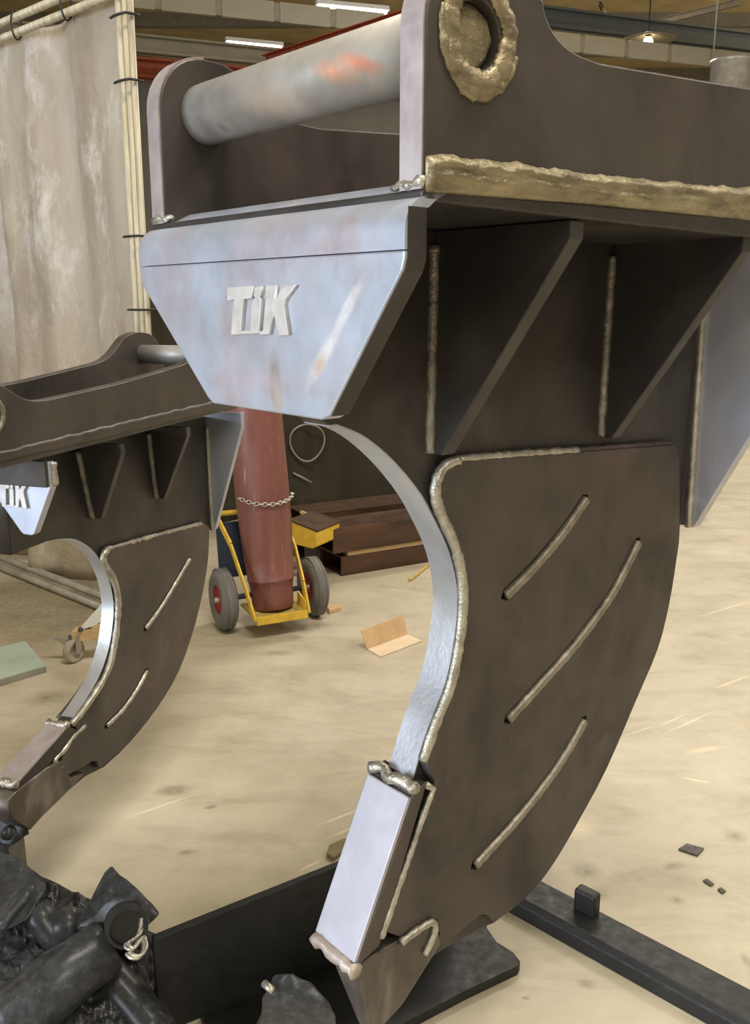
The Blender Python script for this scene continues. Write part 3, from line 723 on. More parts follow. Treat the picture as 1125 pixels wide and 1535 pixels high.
def letter2(poly, v0, w0, sc):
    return [(v0-(x-343)*sc, w0-(y-410)*sc) for x, y in poly]
for poly in LET:
    M = Matrix.Translation((-0.001, 0, dz2)) @ Matrix(((0, 0, -1, 0), (1, 0, 0, 0), (0, 1, 0, 0), (0, 0, 0, 1)))
    fix_flip(plate('letter', letter2(poly, f2.vw(47, 735, 0)[0]+254*0.00029, wA+0.006, 0.00029), 0.007, 0.0006, M_letter, nose2, M))
tube('weld_bead', [L2(0.012, -0.001, -0.006-0.006*k) for k in range(9)], 0.007, M_weld, nose2, 8, 0.25)
# shank
front2 = [(70, 812), (92, 808), (114, 809), (136, 822), (152, 842), (164, 868), (171, 905), (169, 940), (163, 975), (148, 1017), (122, 1060), (104, 1085), (70, 1128), (26, 1180)]
back2 = [(314, 790), (313, 830), (307, 874), (293, 936), (269, 1005), (235, 1063), (193, 1115), (156, 1150)]
fr2 = sm2(f2.poly(front2, VS2), 3); bk2 = sm2(f2.poly(back2, VS2), 3)
tip2 = f2.poly([(128, 1164), (90, 1196), (62, 1224), (40, 1246), (12, 1222), (16, 1196)], VS2)
so2 = [(0.01, -0.008), (0.01, fr2[0][1])] + fr2 + tip2[::-1] + bk2[::-1] + [(bk2[0][0], -0.02)]
shank2 = fix_flip(plate('shank', so2, TS2, 0.0015, M_shaded_scale, R2, PM(dz2, VS2)))
bm = bmesh.new(); row = []
fp = [Vector(p) for p in fr2[:-7]]
for i, p in enumerate(fp):
    d = (fp[min(i+1, len(fp)-1)]-fp[max(i-1, 0)]).normalized(); n2 = Vector((d.y, -d.x)); n2 = n2 if n2.x+n2.y*0.3 < 0 else -n2
    if i < 5 and n2.y > 0: n2 = -n2
    q = p+n2*0.0015; q2 = p-n2*0.003
    row.append([bm.verts.new(L2(q.x, VS2+0.0005, q.y)), bm.verts.new(L2(q.x, VS2+TS2-0.0005, q.y)), bm.verts.new(L2(q2.x, VS2+TS2-0.0005, q2.y)), bm.verts.new(L2(q2.x, VS2+0.0005, q2.y))])
for a, b_ in zip(row, row[1:]):
    for k in range(4): bm.faces.new((a[k], a[(k+1) % 4], b_[(k+1) % 4], b_[k]))
bm.faces.new(row[0]); bm.faces.new(row[-1][::-1])
o = soften(obj('front_face', bm, M_front, shank2), 50); o['label'] = 'bright flame-cut front face of the shank'
VC2 = VS2-CV2
cl2 = [(164, 823), (158, 832), (160, 845), (175, 873), (180, 908), (175, 963), (163, 1008), (136, 1053), (110, 1086)]
clow2 = [(116, 1092), (108, 1112), (95, 1132), (92, 1148), (100, 1163), (128, 1148), (138, 1141), (146, 1141), (149, 1151)]
nf2 = len(sm2(f2.poly(cl2, VC2), 3))+3
cov2 = sm2(f2.poly(cl2, VC2), 3)+f2.poly(clow2, VC2)+sm2(f2.poly(back2[:-1], VC2), 3)[::-1]+[f2.uw(307, 785, VC2)]
slots2 = [sm2(f2.poly(s, VC2), 4) for s in ([(284, 838), (262, 876), (240, 912), (218, 942)], [(220, 1006), (205, 1034), (184, 1064), (160, 1088)])]
for vn, outer in ((VC2, -1), (VS2+TS2, 1)):
    oc = cov2 if outer < 0 else [(a+0.02 if i < nf2 else a, b_) for i, (a, b_) in enumerate(cov2)]
    o = fix_flip(plate('wear_plate', oc, CV2, 0.0012, M_scale, R2, PM(dz2, vn), [ribbon2(s, 0.0095) for s in slots2]))
    vo = vn if outer < 0 else vn+CV2
    for s in slots2:
        tube('slot_weld', resample([L2(a+0.003, vo-outer*0.002, b_-0.001) for a, b_ in s], 0.008), 0.0066, M_weld, o, 8, 0.12)
    if outer < 0:
        tube('weld_bead', resample([L2(a-0.002, VC2+0.004, b_) for a, b_ in sm2(f2.poly(cl2, VC2), 4)], 0.009), 0.0085, M_weld, o, 8, 0.15)
        tube('weld_bead', resample([L2(a, VC2+0.006, b_) for a, b_ in f2.poly([(164, 823), (200, 813), (250, 799), (304, 785)], VC2)], 0.010), 0.0065, M_weld, o, 8, 0.25)
        tube('weld_bead', resample([L2(a, VC2+0.003, b_) for a, b_ in sm2(f2.poly([(128, 1088), (112, 1104), (98, 1124), (84, 1140), (92, 1150), (100, 1163)], VC2), 4)], 0.009), 0.006, M_weld, o, 8, 0.3)
# gussets
MIR2 = 2*VS2+TS2
for n_, lo, li in (((163, 660), (147, 777), (138, 777)), ((272, 633), (246, 745), (234, 747))):
    for mir in (None, MIR2): make_rib(f2, L2, R2, n_, lo, li, VS2, -0.006, 0.02, mir, 0.005, bmat=M_shaded_scale, wmat=M_weldd)
ub, wb = f2.uw(316, 794, VS2)
for mir in (None, MIR2):
    q = [(0.005, -0.006), (VS2+0.012, -0.006), (VS2+0.012, wb), (VS2-0.014, wb), (0.005, -0.05)]
    if mir: q = [(mir-a, b) for a, b in q]
    o = prism('rear_gusset', [L2(ub, a, b) for a, b in q], (0.02, 0, 0), M_bright if not mir else M_scale, R2, 0.0015)
    if not mir: tube('weld_bead', resample([L2(ub-0.003, VS2-0.003, -0.05), L2(ub-0.003, VS2-0.006, wb)], 0.01), 0.006, M_weld, o, 8, 0.15)
# shin block and tip
vs0, vs1 = VC2, VS2+TS2+CV2*0.5
p4 = f2.poly([(104, 1089), (26, 1177), (44, 1184), (116, 1094)], VC2)
shin2 = prism('shin_block', [L2(a, vs0, b_) for a, b_ in p4], (0, vs1-vs0, 0), M_shaded_scale, R2, 0.002)
a1, a2 = Vector(p4[0]), Vector(p4[1]); d = (a2-a1).normalized(); n2 = Vector((d.y, -d.x)); n2 = n2 if n2.x < 0 else -n2
o = prism('shin_face', [L2(p.x, vs0+0.001, p.y) for p in (a1, a2, a2+n2*0.006, a1+n2*0.006)], (0, vs1-vs0-0.002, 0), M_edge, shin2, 0.0012); o['label'] = 'pale pinkish front face'
for q in (a1, a2):
    tube('weld_bead', [L2(q.x-0.002, vs0+(vs1-vs0)*k/7, q.y+random.uniform(-.004, .004)) for k in range(8)], 0.010, M_weld, shin2, 8, 0.3)
tp2 = f2.poly([(30, 1180), (70, 1150), (92, 1140), (104, 1166), (126, 1158), (92, 1195), (64, 1222), (44, 1244), (14, 1226), (10, 1200)], VC2)
o = fix_flip(plate('tip_nose', tp2, vs1-vs0+0.006, 0.004, M_brown, R2, PM(dz2, vs0-0.004))); o['label'] = 'weathered brown tip of the shank'
print('R2', c1, pc, ue2, 'tip z', min(Z2+dz2+p[1] for p in tip2))

# ------------------------------------------------------------------ welding curtain on the left
cor = atz(239, 935)
tphi = math.radians(-48.3); TD = Vector((math.sin(tphi), math.cos(tphi), 0)); TN_ = Vector((-math.cos(tphi)*-1, 0, 0))
TNrm = Vector((-math.cos(tphi), math.sin(tphi), 0))            # faces the camera side
if TNrm.dot(CAM-cor) < 0: TNrm = -TNrm
HT = 2.47; LT = 3.6
bm = bmesh.new(); NX, NZ = 120, 40; rows = []
for j in range(NZ+1):
    z = 0.045+(HT-0.03)*j/NZ; r_ = []
    for i in range(NX+1):
        t = i/NX*LT
        fold = 0.055*math.sin(t*8.5+0.5*math.sin(z*1.3))+0.024*math.sin(t*19+1.1+0.6*math.sin(z*2.1))+0.02*mnoise.noise(Vector((t*4, z*2.2, 1.5)))+0.012*mnoise.noise(Vector((t*11, z*7, 4.5)))
        fold *= min(1, 0.25+t*2.5)*(0.55+0.45*min(1, (HT-z)/0.8))
        p = cor+TD*(t+0.02)+TNrm*(fold-0.03); r_.append(bm.verts.new((p.x, p.y, z)))
    rows.append(r_)
for a, b_ in zip(rows, rows[1:]):
    for k in range(NX): bm.faces.new((a[k], a[k+1], b_[k+1], b_[k]))
curt = thing('welding_curtain', 'tall dusty beige curtain hanging from a tube frame on the left', 'curtain', (cor.x, cor.y, 0))
def rel(o, root):
    o.data.transform(Matrix.Translation(-Vector(root.location))); return o
o = rel(obj('curtain_sheet', bm, M_curtain, curt, True), curt)
o.modifiers.new('thickness', 'SOLIDIFY').thickness = 0.004
# corner uprights: three slim cream tubes tied together
for off, r in ((0.0, 0.017), (0.036, 0.015), (0.066, 0.012)):
    q = cor-TD*off*0.9+TNrm*(0.02-0.1*off)
    rel(tube('upright_tube', [q, q+Vector((0, 0, HT+0.12))], r, M_post, curt, 12), curt)
for z in (HT-0.005, HT+0.055):
    rel(tube('top_rail', [cor+TD*-0.03+Vector((0, 0, z))+TNrm*0.03, cor+TD*LT+Vector((0, 0, z))+TNrm*0.03], 0.016, M_post, curt, 12), curt)
for z, nn in ((0.055, 0.045), (0.017, 0.075)):
    rel(tube('bottom_rail', [cor+Vector((0, 0, z))+TNrm*nn, cor+TD*LT+Vector((0, 0, z))+TNrm*nn], 0.018, M_grey, curt, 12), curt)
for py in (28, 127, 357, 464):
    zt = onplane(190, py, cor, TNrm).z
    pts = [cor+Vector((0, 0, zt))+TD*(0.025-0.10*(k/10))+TNrm*(0.045+0.006*math.sin(math.pi*k/10)) for k in range(11)]
    pts += [cor+Vector((0, 0, zt))+TD*-0.080+TNrm*(0.02-0.01*k) for k in range(4)]
    rel(tube('cable_tie', pts, 0.005, M_cable, curt, 6), curt)
for t in (0.35, 0.75, 1.15, 1.6, 2.1, 2.6, 3.1):
    ang = [2*math.pi*k/14 for k in range(14)]
    rel(tube('cable_tie', [cor+TD*t+Vector((0, 0, HT+0.025))+TNrm*(0.03+0.024*math.cos(a))+Vector((0, 0, 0.058*math.sin(a))) for a in ang], 0.004, M_cable, curt, 6, closed=True), curt)

# ------------------------------------------------------------------ gas cylinder trolley
wl = atz(337, 942); wr = atz(470, 921)
ax = (wr-wl); ax.z = 0; AXL = ax.length; ax.normalize()
fwd = Vector((ax.y, -ax.x, 0))                                   # towards the camera side
if fwd.dot(CAM-wl) < 0: fwd = -fwd
WR = 0.132
tr = thing('cylinder_trolley', 'yellow two-wheeled cylinder trolley with grey tyres and red hubs', 'trolley', ((wl+wr)/2).to_tuple(), math.atan2(ax.y, ax.x))
def T(x, y, z): return Vector((x, y, z))                         # local: x along the axle, y = away from the camera
ysg = -1 if (Matrix.Rotation(tr.rotation_euler.z, 3, 'Z') @ Vector((0, 1, 0))).dot(fwd) > 0 else 1
def TL(x, y, z): return Vector((x, y*ysg, z))
hw = AXL/2
for sx in (-1, 1):
    Mw = Matrix.Translation(TL(sx*hw, 0, WR)) @ Matrix.Rotation(math.pi/2, 4, 'Y')
    tw_ = 0.036
    prof = [(0.062, -tw_*0.75)]+[(WR-0.034+0.034*math.cos(a), tw_*math.sin(a)*1.0) for a in [math.radians(-100+200*k/14) for k in range(15)]]+[(0.062, tw_*0.75), (0.062, -tw_*0.75)]
    wh = lathe('wheel', prof, M_tyre, tr, Mw, 40)
    for r_ in (-0.5, 0.0, 0.5):
        lathe('tread_rib', [(WR-0.003, tw_*r_-0.003), (WR+0.0005, tw_*r_-0.002), (WR+0.0005, tw_*r_+0.002), (WR-0.003, tw_*r_+0.003), (WR-0.003, tw_*r_-0.003)], M_tyre, wh, Mw, 40)
    lathe('hub', [(0, 0.018), (0.022, 0.018), (0.026, 0.006), (0.050, 0.004), (0.063, 0.026), (0.063, -0.026), (0.050, -0.004), (0.026, -0.006), (0.022, -0.018), (0, -0.018)], M_red, wh, Mw, 32)
    lathe('hub_cap', [(0, 0.040), (0.012, 0.038), (0.014, 0.018), (0.014, -0.018), (0.012, -0.038), (0, -0.040)], M_chain, wh, Mw, 20)
tube('axle', [TL(-hw, 0, WR), TL(hw, 0, WR)], 0.012, M_dkgrey, tr, 12)
# foot plate with upturned rim, two leaning rails, cross bars
FZ = 0.085
fx0, fx1 = -0.125, 0.098
prism('foot_plate', [TL(fx0, -0.20, FZ), TL(fx1, -0.20, FZ), TL(fx1, 0.02, FZ), TL(fx0, 0.02, FZ)], (0, 0, 0.008), M_yellowworn, tr, 0.001)
prism('foot_lip', [TL(fx0, -0.200, FZ-0.018), TL(fx1, -0.200, FZ-0.018), TL(fx1, -0.208, FZ-0.018), TL(fx0, -0.208, FZ-0.018)], (0, 0, 0.034), M_yellow, tr, 0.001)
for pts in ([(fx0-0.006, -0.20, FZ), (-0.150, -0.15, FZ+0.12), (-0.185, -0.07, FZ+0.30), (-0.205, 0.06, FZ+0.40), (-0.21, 0.09, FZ+0.5)], [(fx1+0.006, -0.20, FZ), (0.104, -0.14, FZ+0.12), (0.112, -0.03, FZ+0.24), (0.10, 0.07, FZ+0.36), (0.05, 0.12, FZ+0.46)]):
    pts = [TL(*p) for p in pts]
    bm = bmesh.new()
    for a, b_ in zip(pts, pts[1:]):
        d = (b_-a).normalized(); s_ = Vector((1, 0, 0)); n_ = d.cross(s_).normalized()*0.015
        b_prism(bm, [a-n_-s_*0.004, a+n_-s_*0.004, a+n_+s_*0.004, a-n_+s_*0.004], b_-a)
    obj('side_rail', bm, M_yellow, tr)
prism('rail_bracket', [TL(fx1, -0.19, FZ), TL(fx1, -0.10, FZ), TL(fx1, -0.10, FZ+0.07), TL(fx1, -0.19, FZ+0.05)], (-0.006, 0, 0), M_yellow, tr)
for z_, x0_, x1_, y_ in ((FZ+0.40, -0.205, 0.08, 0.075),):
    tube('cross_bar', [TL(x0_, y_, z_), TL(x1_, y_, z_)], 0.011, M_yellow, tr, 10)
prism('back_plate', [TL(-0.20, 0.055, FZ+0.12), TL(0.04, 0.055, FZ+0.12), TL(0.04, 0.07, FZ+0.36), TL(-0.205, 0.07, FZ+0.36)], TL(0, 0.006, 0), M_navy, tr)
# cylinder standing on the foot plate, leaning back
RotT = Matrix.Rotation(tr.rotation_euler.z, 4, 'Z')
foot_w = Vector(tr.location)+RotT @ TL(-0.012, -0.085, FZ+0.010)
tgt = onplane(384, 640, foot_w+fwd*-0.09, fwd)
axis = (tgt-foot_w).normalized()
gc = thing('gas_cylinder', 'worn red oxide gas cylinder chained upright on the yellow trolley', 'gas cylinder', foot_w.to_tuple())
Mc = axis.to_track_quat('Z', 'Y').to_matrix().to_4x4()
CR = 0.113
lathe('cylinder_body', [(0, 0.012), (0.076, 0.012), (0.082, 0.0), (0.086, 0.004), (0.088, 0.03), (0.090, 0.085), (0.096, 0.12), (0.099, 0.122), (0.099, 0.130), (0.097, 0.132), (0.104, 0.22), (0.110, 0.34), (CR, 0.48), (CR, 1.25), (0.106, 1.33), (0.08, 1.40), (0.045, 1.435), (0.035, 1.44), (0, 1.44)], M_cyl, gc, Mc, 48)
lathe('valve_cap', [(0.040, 1.43), (0.040, 1.55), (0.030, 1.58), (0, 1.585)], M_grey, gc, Mc, 24)
# chain: separate links slung round the front of the cylinder
chain_c = foot_w+axis*((onplane(390, 752, foot_w-fwd*0.02, fwd)-foot_w).z/axis.z)
chn = thing('chain', 'short steel chain wrapped around the red gas cylinder', 'chain', chain_c.to_tuple())
NL = 19
for k in range(NL):
    a = math.radians(200+140*k/(NL-1)); rr = CR+0.009
    def cp(a):
        loc = ax*math.cos(a)*rr*(1.0)-fwd*math.sin(a)*rr
        return loc+Vector((0, 0, 0.022-0.030*math.sin(math.radians(20+140*k/(NL-1)))+0.012))
    p = cp(a); q = cp(a+0.05); d = (q-p).normalized(); rad = (p-Vector((0, 0, p.z))).normalized()
    side = d.cross(rad).normalized() if k % 2 else rad
    ring = [p+d*(0.0125*math.cos(t))+side*(0.0075*math.sin(t)) for t in [2*math.pi*i/12 for i in range(12)]]
    tube('chain_link', ring, 0.0024, M_chain, chn, 6, closed=True)

# ------------------------------------------------------------------ things behind: tubes, yellow beam end, wood, cable
def tube_box(name, p0, p1, w, h, mat, label, cat, wall=0.006, group=None):
    """hollow rectangular tube from p0 to p1 (centres of its underside)"""
    d = Vector(p1)-Vector(p0); ln = d.length; rz = math.atan2(d.y, d.x)
    t = thing(name, label, cat, Vector(p0).to_tuple(), rz, group)
    o_ = [(-w/2, 0), (w/2, 0), (w/2, h), (-w/2, h)]; i_ = [(-w/2+wall, wall), (w/2-wall, wall), (w/2-wall, h-wall), (-w/2+wall, h-wall)]
    bm = bmesh.new()
    V = [[bm.verts.new((x, a, b)) for a, b in q] for x in (0, ln) for q in (o_, i_)]
    for k in range(4):
        k2 = (k+1) % 4
        bm.faces.new((V[0][k], V[0][k2], V[2][k2], V[2][k])); bm.faces.new((V[1][k], V[3][k], V[3][k2], V[1][k2]))
        bm.faces.new((V[0][k], V[1][k], V[1][k2], V[0][k2])); bm.faces.new((V[2][k], V[2][k2], V[3][k2], V[3][k]))
    obj('tube_wall', bm, mat, t); return t
tl0 = atz(512, 864); tl1 = atz(640, 843); td = (tl1-tl0).normalized(); tnn = Vector((-td.y, td.x, 0))
LW = 0.22
c0 = tl0+tnn*LW/2
tube_box('steel_tube', c0, c0+td*2.6, LW, 0.10, M_rust, 'lower rusty rectangular steel tube lying on the floor behind the trolley', 'steel tube')
zb = 0.10
for t_, lab in ((0.05, 'pale wooden batten between the two rusty tubes, near end'), (0.9, 'pale wooden batten between the two rusty tubes, far end')):
    pass
bt = c0-tnn*LW*0.5+td*0.03
o = box('wooden_batten', (0, 0, 0), (1.7, 0.05, 0.026), M_wood, None, 0, 0.002)
o.location = (bt+td*0.86+tnn*0.03+Vector((0, 0, zb+0.0135))).to_tuple(); o.rotation_euler = (0, 0, math.atan2(td.y, td.x)); tag(o, 'pale wooden batten lying between the two rusty tubes', 'batten')
o = box('wooden_packer', (0, 0, 0), (1.7, 0.05, 0.026), M_wood, None, 0, 0.002)
o.location = (bt+td*0.86+tnn*0.15+Vector((0, 0, zb+0.0135))).to_tuple(); o.rotation_euler = (0, 0, math.atan2(td.y, td.x)); tag(o, 'wooden packer behind the batten under the upper rusty tube', 'packer')
c1_ = c0+td*-0.05+Vector((0, 0, zb+0.027))
tube_box('steel_tube', c1_, c1_+td*2.7, 0.24, 0.125, M_rust, 'upper rusty rectangular steel tube resting on the wooden batten', 'steel tube')
c2_ = c1_+tnn*0.30
tube_box('steel_tube', c2_, c2_+td*2.7, 0.24, 0.14, M_rust, 'rearmost rusty steel tube beside the upper one', 'steel tube')
bt2 = c2_+Vector((0, 0, -zb-0.027))
tube_box('steel_tube', bt2, bt2+td*2.6, 0.24, 0.126, M_rust, 'rusty steel tube under the rearmost one', 'steel tube')
# yellow beam end in front of the tubes' ends
yb = aty(464, 797, c1_.y-0.16)
yd = Vector((math.sin(math.radians(62)), -math.cos(math.radians(62)), 0))
yr = thing('yellow_beam', 'yellow painted box beam end between the trolley and the rusty tubes', 'beam', (yb.x, yb.y, 0), math.atan2(yd.y, yd.x))
zc = yb.z
prism('beam_end', [Vector((-0.085, -0.05, zc-0.058)), Vector((0.045, -0.05, zc-0.070)), Vector((0.075, -0.05, zc-0.055)), Vector((0.075, -0.05, zc+0.020)), Vector((-0.085, -0.05, zc+0.058))], (0, 0.22, 0), M_yellow, yr, 0.006)
prism('beam_leg', [Vector((-0.07, 0.06, 0)), Vector((-0.01, 0.06, 0)), Vector((-0.01, 0.12, 0)), Vector((-0.07, 0.12, 0))], (0, 0, zc-0.05), M_dkgrey, yr, 0.002)
prism('beam_cover', [Vector((-0.085, -0.052, zc+0.056)), Vector((0.078, -0.052, zc+0.018)), Vector((0.078, 0.172, zc+0.018)), Vector((-0.085, 0.172, zc+0.056))], (0, 0, 0.008), M_rust, yr)
# slim timber strip lying on top of the upper tube
ztop = c1_.z+0.125
a = atz(452, 768, ztop+0.02); b_ = atz(498, 788, ztop+0.02)
o = tube('timber_strip', [Vector((0, 0, 0)), Vector((b_-a))], 0.011, M_wood, None, 6, smooth=False); o.location = a.to_tuple(); tag(o, 'short pale timber strip lying on the yellow beam and upper rusty tube', 'timber')
# dark screen and the coil of cable in front of it
sa, sb = aty(212, 600, 5.35), aty(705, 600, 6.1)
sd = (sb-sa); sd.z = 0; SL = sd.length
scr = thing('welding_screen', 'dark olive welding screen standing behind the gas cylinder', 'screen', (sa.x, sa.y, 0), math.atan2(sd.y, sd.x))
zt = aty(225, 440, 5.35).z
bm = bmesh.new(); rows = []
for j in range(13):
    rows.append([bm.verts.new((SL*i/60, 0.02*math.sin(i*0.9)+0.01*math.sin(j*0.7+i*0.4), 0.015+(zt-0.015)*j/12)) for i in range(61)])
for a, b_ in zip(rows, rows[1:]):
    for k in range(60): bm.faces.new((a[k], a[k+1], b_[k+1], b_[k]))
o = obj('screen_sheet', bm, M_screen, scr, True); o.modifiers.new('thickness', 'SOLIDIFY').thickness = 0.004
for x in (0.0, SL/2, SL): tube('screen_post', [Vector((x, 0.04, 0)), Vector((x, 0.04, zt+0.03))], 0.018, M_dkgrey, scr, 10)
for z in (0.12, zt+0.01): tube('screen_rail', [Vector((0, 0.04, z)), Vector((SL, 0.04, z))], 0.016, M_dkgrey, scr, 10)
nrm = Vector((sd.y, -sd.x, 0)).normalized()
lc = onplane(461, 664, sa+nrm*0.045, nrm); sdn = sd.normalized()
cc = tube('hanging_cable', [sdn*(0.112*math.cos(t)+0.01*math.sin(2*t))+Vector((0, 0, 0.118*math.sin(t))) for t in [2*math.pi*k/40 for k in range(40)]], 0.0065, M_grey, None, 8, closed=True)
cc.location = lc.to_tuple(); tag(cc, 'thin grey cable loop hanging on the dark screen', 'cable')
p = onplane(440, 709, sa+nrm*0.04, nrm); q = onplane(467, 723, sa+nrm*0.04, nrm)
o = tube('hook_rod', [Vector((0, 0, 0)), q-p], 0.007, M_grey, None, 8); o.location = p.to_tuple(); tag(o, 'short grey rod fixed to the dark screen below the cable loop', 'rod')

# folded cardboard angle on the floor
p0 = atz(571, 986); p1 = atz(628, 964); p2 = atz(618, 955); p3 = atz(552, 975)
dcb = (p1-p0).normalized(); ncb = Vector((-dcb.y, dcb.x, 0)); ln = (p1-p0).length+0.02
cb = thing('cardboard_angle', 'folded tan cardboard angle lying open on the floor', 'cardboard', (p0.x, p0.y, 0), math.atan2(dcb.y, dcb.x))
q0 = (p3-p0); u3, v3 = q0.dot(dcb), q0.dot(ncb)
v3 = max(v3, 0.05)
hb = aty(540, 945, p3.y+0.02).z
ut = (aty(540, 945, p3.y+0.02)-p0).dot(dcb); ut2 = (aty(613, 926, p2.y+0.02)-p0).dot(dcb)
u4 = (p2-p0).dot(dcb)
prism('floor_flap', [Vector((0, 0, 0)), Vector((ln, 0, 0)), Vector((u4, v3, 0)), Vector((u3, v3, 0))], (0, 0, 0.006), M_cardpale, cb, 0.001)
prism('upright_flap', [Vector((u3, v3, 0.004)), Vector((u4, v3, 0.004)), Vector((ut2, v3+0.03, hb+0.006)), Vector((ut, v3+0.03, hb))], (0, 0.006, 0), M_card, cb, 0.001)
# yellow stick half hidden behind the big shank, wood chips by the right wheel, spacer
def stick(name, pa, pb, r, mat, label, cat):
    a = atz(*pa, r); b_ = atz(*pb, r); o = tube(name, [Vector((0, 0, 0)), b_-a], r, mat, None, 6, smooth=False); o.location = a.to_tuple(); tag(o, label, cat)
stick('yellow_stick', (614, 870), (645, 845), 0.008, M_yellowworn, 'thin yellow stick on the floor beside the big shank', 'stick')
def chip(name, poly, h, mat, label, cat, group=None):
    pts = [atz(*p) for p in poly]; c = sum(pts, Vector())/len(pts)
    o = prism(name, [p-c for p in pts], (0, 0, h), mat, None, h*0.2); o.location = c.to_tuple(); tag(o, label, cat, group)
chip('wood_offcut', [(490, 915), (508, 910), (512, 915), (494, 921)], 0.02, M_wood, 'small pale wood offcut beside the right trolley wheel', 'offcut')
chip('wood_offcut', [(428, 902), (450, 897), (456, 902), (434, 908)], 0.015, M_wood, 'pale wood offcut under the trolley foot plate', 'offcut')
chip('metal_offcut', [(1017, 1275), (1030, 1267), (1056, 1274), (1046, 1285)], 0.006, M_chip, 'dark square metal offcut, largest on the open floor right', 'offcut')
chip('metal_offcut', [(1054, 1322), (1060, 1319), (1071, 1327), (1066, 1330)], 0.005, M_chip, 'narrow dark metal offcut nearest the square one', 'offcut')
chip('metal_offcut', [(1076, 1335), (1081, 1332), (1089, 1338), (1083, 1341)], 0.005, M_chip, 'tiny dark metal offcut, rightmost of the three', 'offcut')
chip('stone', [(490, 1285), (494, 1272), (514, 1263), (524, 1262), (522, 1275), (500, 1292)], 0.012, simple('olive_stone', (0.22, 0.18, 0.09), 0.7), 'small olive piece on the floor beside the big shin block', 'debris')
# pale green board on the floor at the left edge
pts = [atz(-70, 985, 0.03), atz(38, 961, 0.03), atz(69, 997, 0.03), atz(-60, 1035, 0.03)]
c = sum(pts, Vector())/4; c.z = 0
o = thing('floor_board', 'pale green flat board lying on the floor at the left edge', 'board', c.to_tuple())
prism('board_top', [p-c-Vector((0, 0, 0.006)) for p in pts], (0, 0, 0.006), M_greenplate, o, 0.001)
pts2 = [p-c-Vector((0, 0, 0.030)) for p in pts]
prism('board_edge', pts2, (0, 0, 0.0235), M_grey, o, 0.001)
# white leg with a castor
w0 = atz(112, 992)
lg = thing('castor_leg', 'white slanted equipment leg on a small castor wheel', 'castor leg', (w0.x, w0.y, 0))
Y_ = w0.y
def ly(px, py, dy=0.0): return aty(px, py, Y_+dy)-Vector((w0.x, w0.y, 0))
a = ly(108, 974)
Mw = Matrix.Translation(Vector((0, 0, 0.045))) @ Matrix.Rotation(math.radians(62), 4, 'Z') @ Matrix.Rotation(math.pi/2, 4, 'X')
cw = lathe('castor_wheel', [(0, -0.012), (0.030, -0.012), (0.031, -0.015), (0.043, -0.014), (0.045, -0.010), (0.045, 0.010), (0.043, 0.014), (0.031, 0.015), (0.030, 0.012), (0, 0.012)], simple('pale_castor_rubber', (0.40, 0.35, 0.28), 0.6), lg, Mw, 28)
for s_ in (-1, 1):
    bm = bmesh.new(); off = Vector((-math.sin(math.radians(-28)), math.cos(math.radians(-28)), 0))*0.0
    nv = (Matrix.Rotation(math.radians(62), 3, 'Z') @ Vector((0, 1, 0)))*0.02*s_
    tv = (Matrix.Rotation(math.radians(62), 3, 'Z') @ Vector((1, 0, 0)))
    b_prism(bm, [nv+tv*-0.012+Vector((0, 0, 0.035)), nv+tv*0.012+Vector((0, 0, 0.035)), nv+tv*0.04+Vector((0, 0, 0.105)), nv+tv*-0.005+Vector((0, 0, 0.105))], nv*0.15)
    obj('fork', bm, M_grey, lg)
prism('brake_lever', [ly(76, 956), ly(96, 958), ly(104, 966), ly(98, 969), ly(90, 962)], (0, 0.012, 0), M_grey, lg)
prism('beam', [ly(106, 948), ly(175, 928), ly(175, 952), ly(124, 962), ly(108, 960)], (0, 0.06, 0), M_wood, lg, 0.002)
prism('leg_plate', [ly(117, 944), ly(170, 886), ly(172, 918), ly(134, 944)], (0, 0.02, 0), M_white, lg, 0.002)
lathe('bolt', [(0, 0.012), (0.008, 0.010), (0.010, 0), (0, 0)], M_dkgrey, lg, Matrix.Translation(ly(121, 943)+Vector((0, -0.002, 0))) @ Matrix.Rotation(math.pi/2, 4, 'X'), 10)

# ------------------------------------------------------------------ black painted steelwork at the bottom
# floor beam with a lug
pa = atz(740, 1322, 0.0); 
e0 = atz(770, 1372); e1 = atz(1125, 1572); bd = (e1-e0).normalized(); bn = Vector((-bd.y, bd.x, 0))
if bn.dot(Vector((0, 1, 0))) < 0: bn = -bn
beam_r = thing('floor_beam', 'long black painted steel beam lying on the floor at bottom right', 'beam', (e0-bd*0.10).to_tuple(), math.atan2(bd.y, bd.x))
BL = (e1-e0).length+0.5
sgn_ = 1 if (Matrix.Rotation(math.atan2(bd.y, bd.x), 3, 'Z') @ Vector((0, 1, 0))).dot(bn) > 0 else -1
bw, bh = 0.095, 0.045
bm = bmesh.new(); b_prism(bm, [Vector((0, 0, 0.0)), Vector((0, sgn_*bw, 0.0)), Vector((0, sgn_*bw, bh)), Vector((0, sgn_*0.012, bh)), Vector((0, 0, bh-0.012))], (BL, 0, 0), 0.003); obj('beam_body', bm, M_black, beam_r)
lp_ = atz(880, 1366, bh); lx = (lp_-(e0-bd*0.10)).dot(bd)
bm = bmesh.new(); b_box(bm, Vector((lx, sgn_*(bw-0.022), bh+0.026)), (0.052, 0.03, 0.054), 0, 0.006); obj('lug', bm, M_black, beam_r)
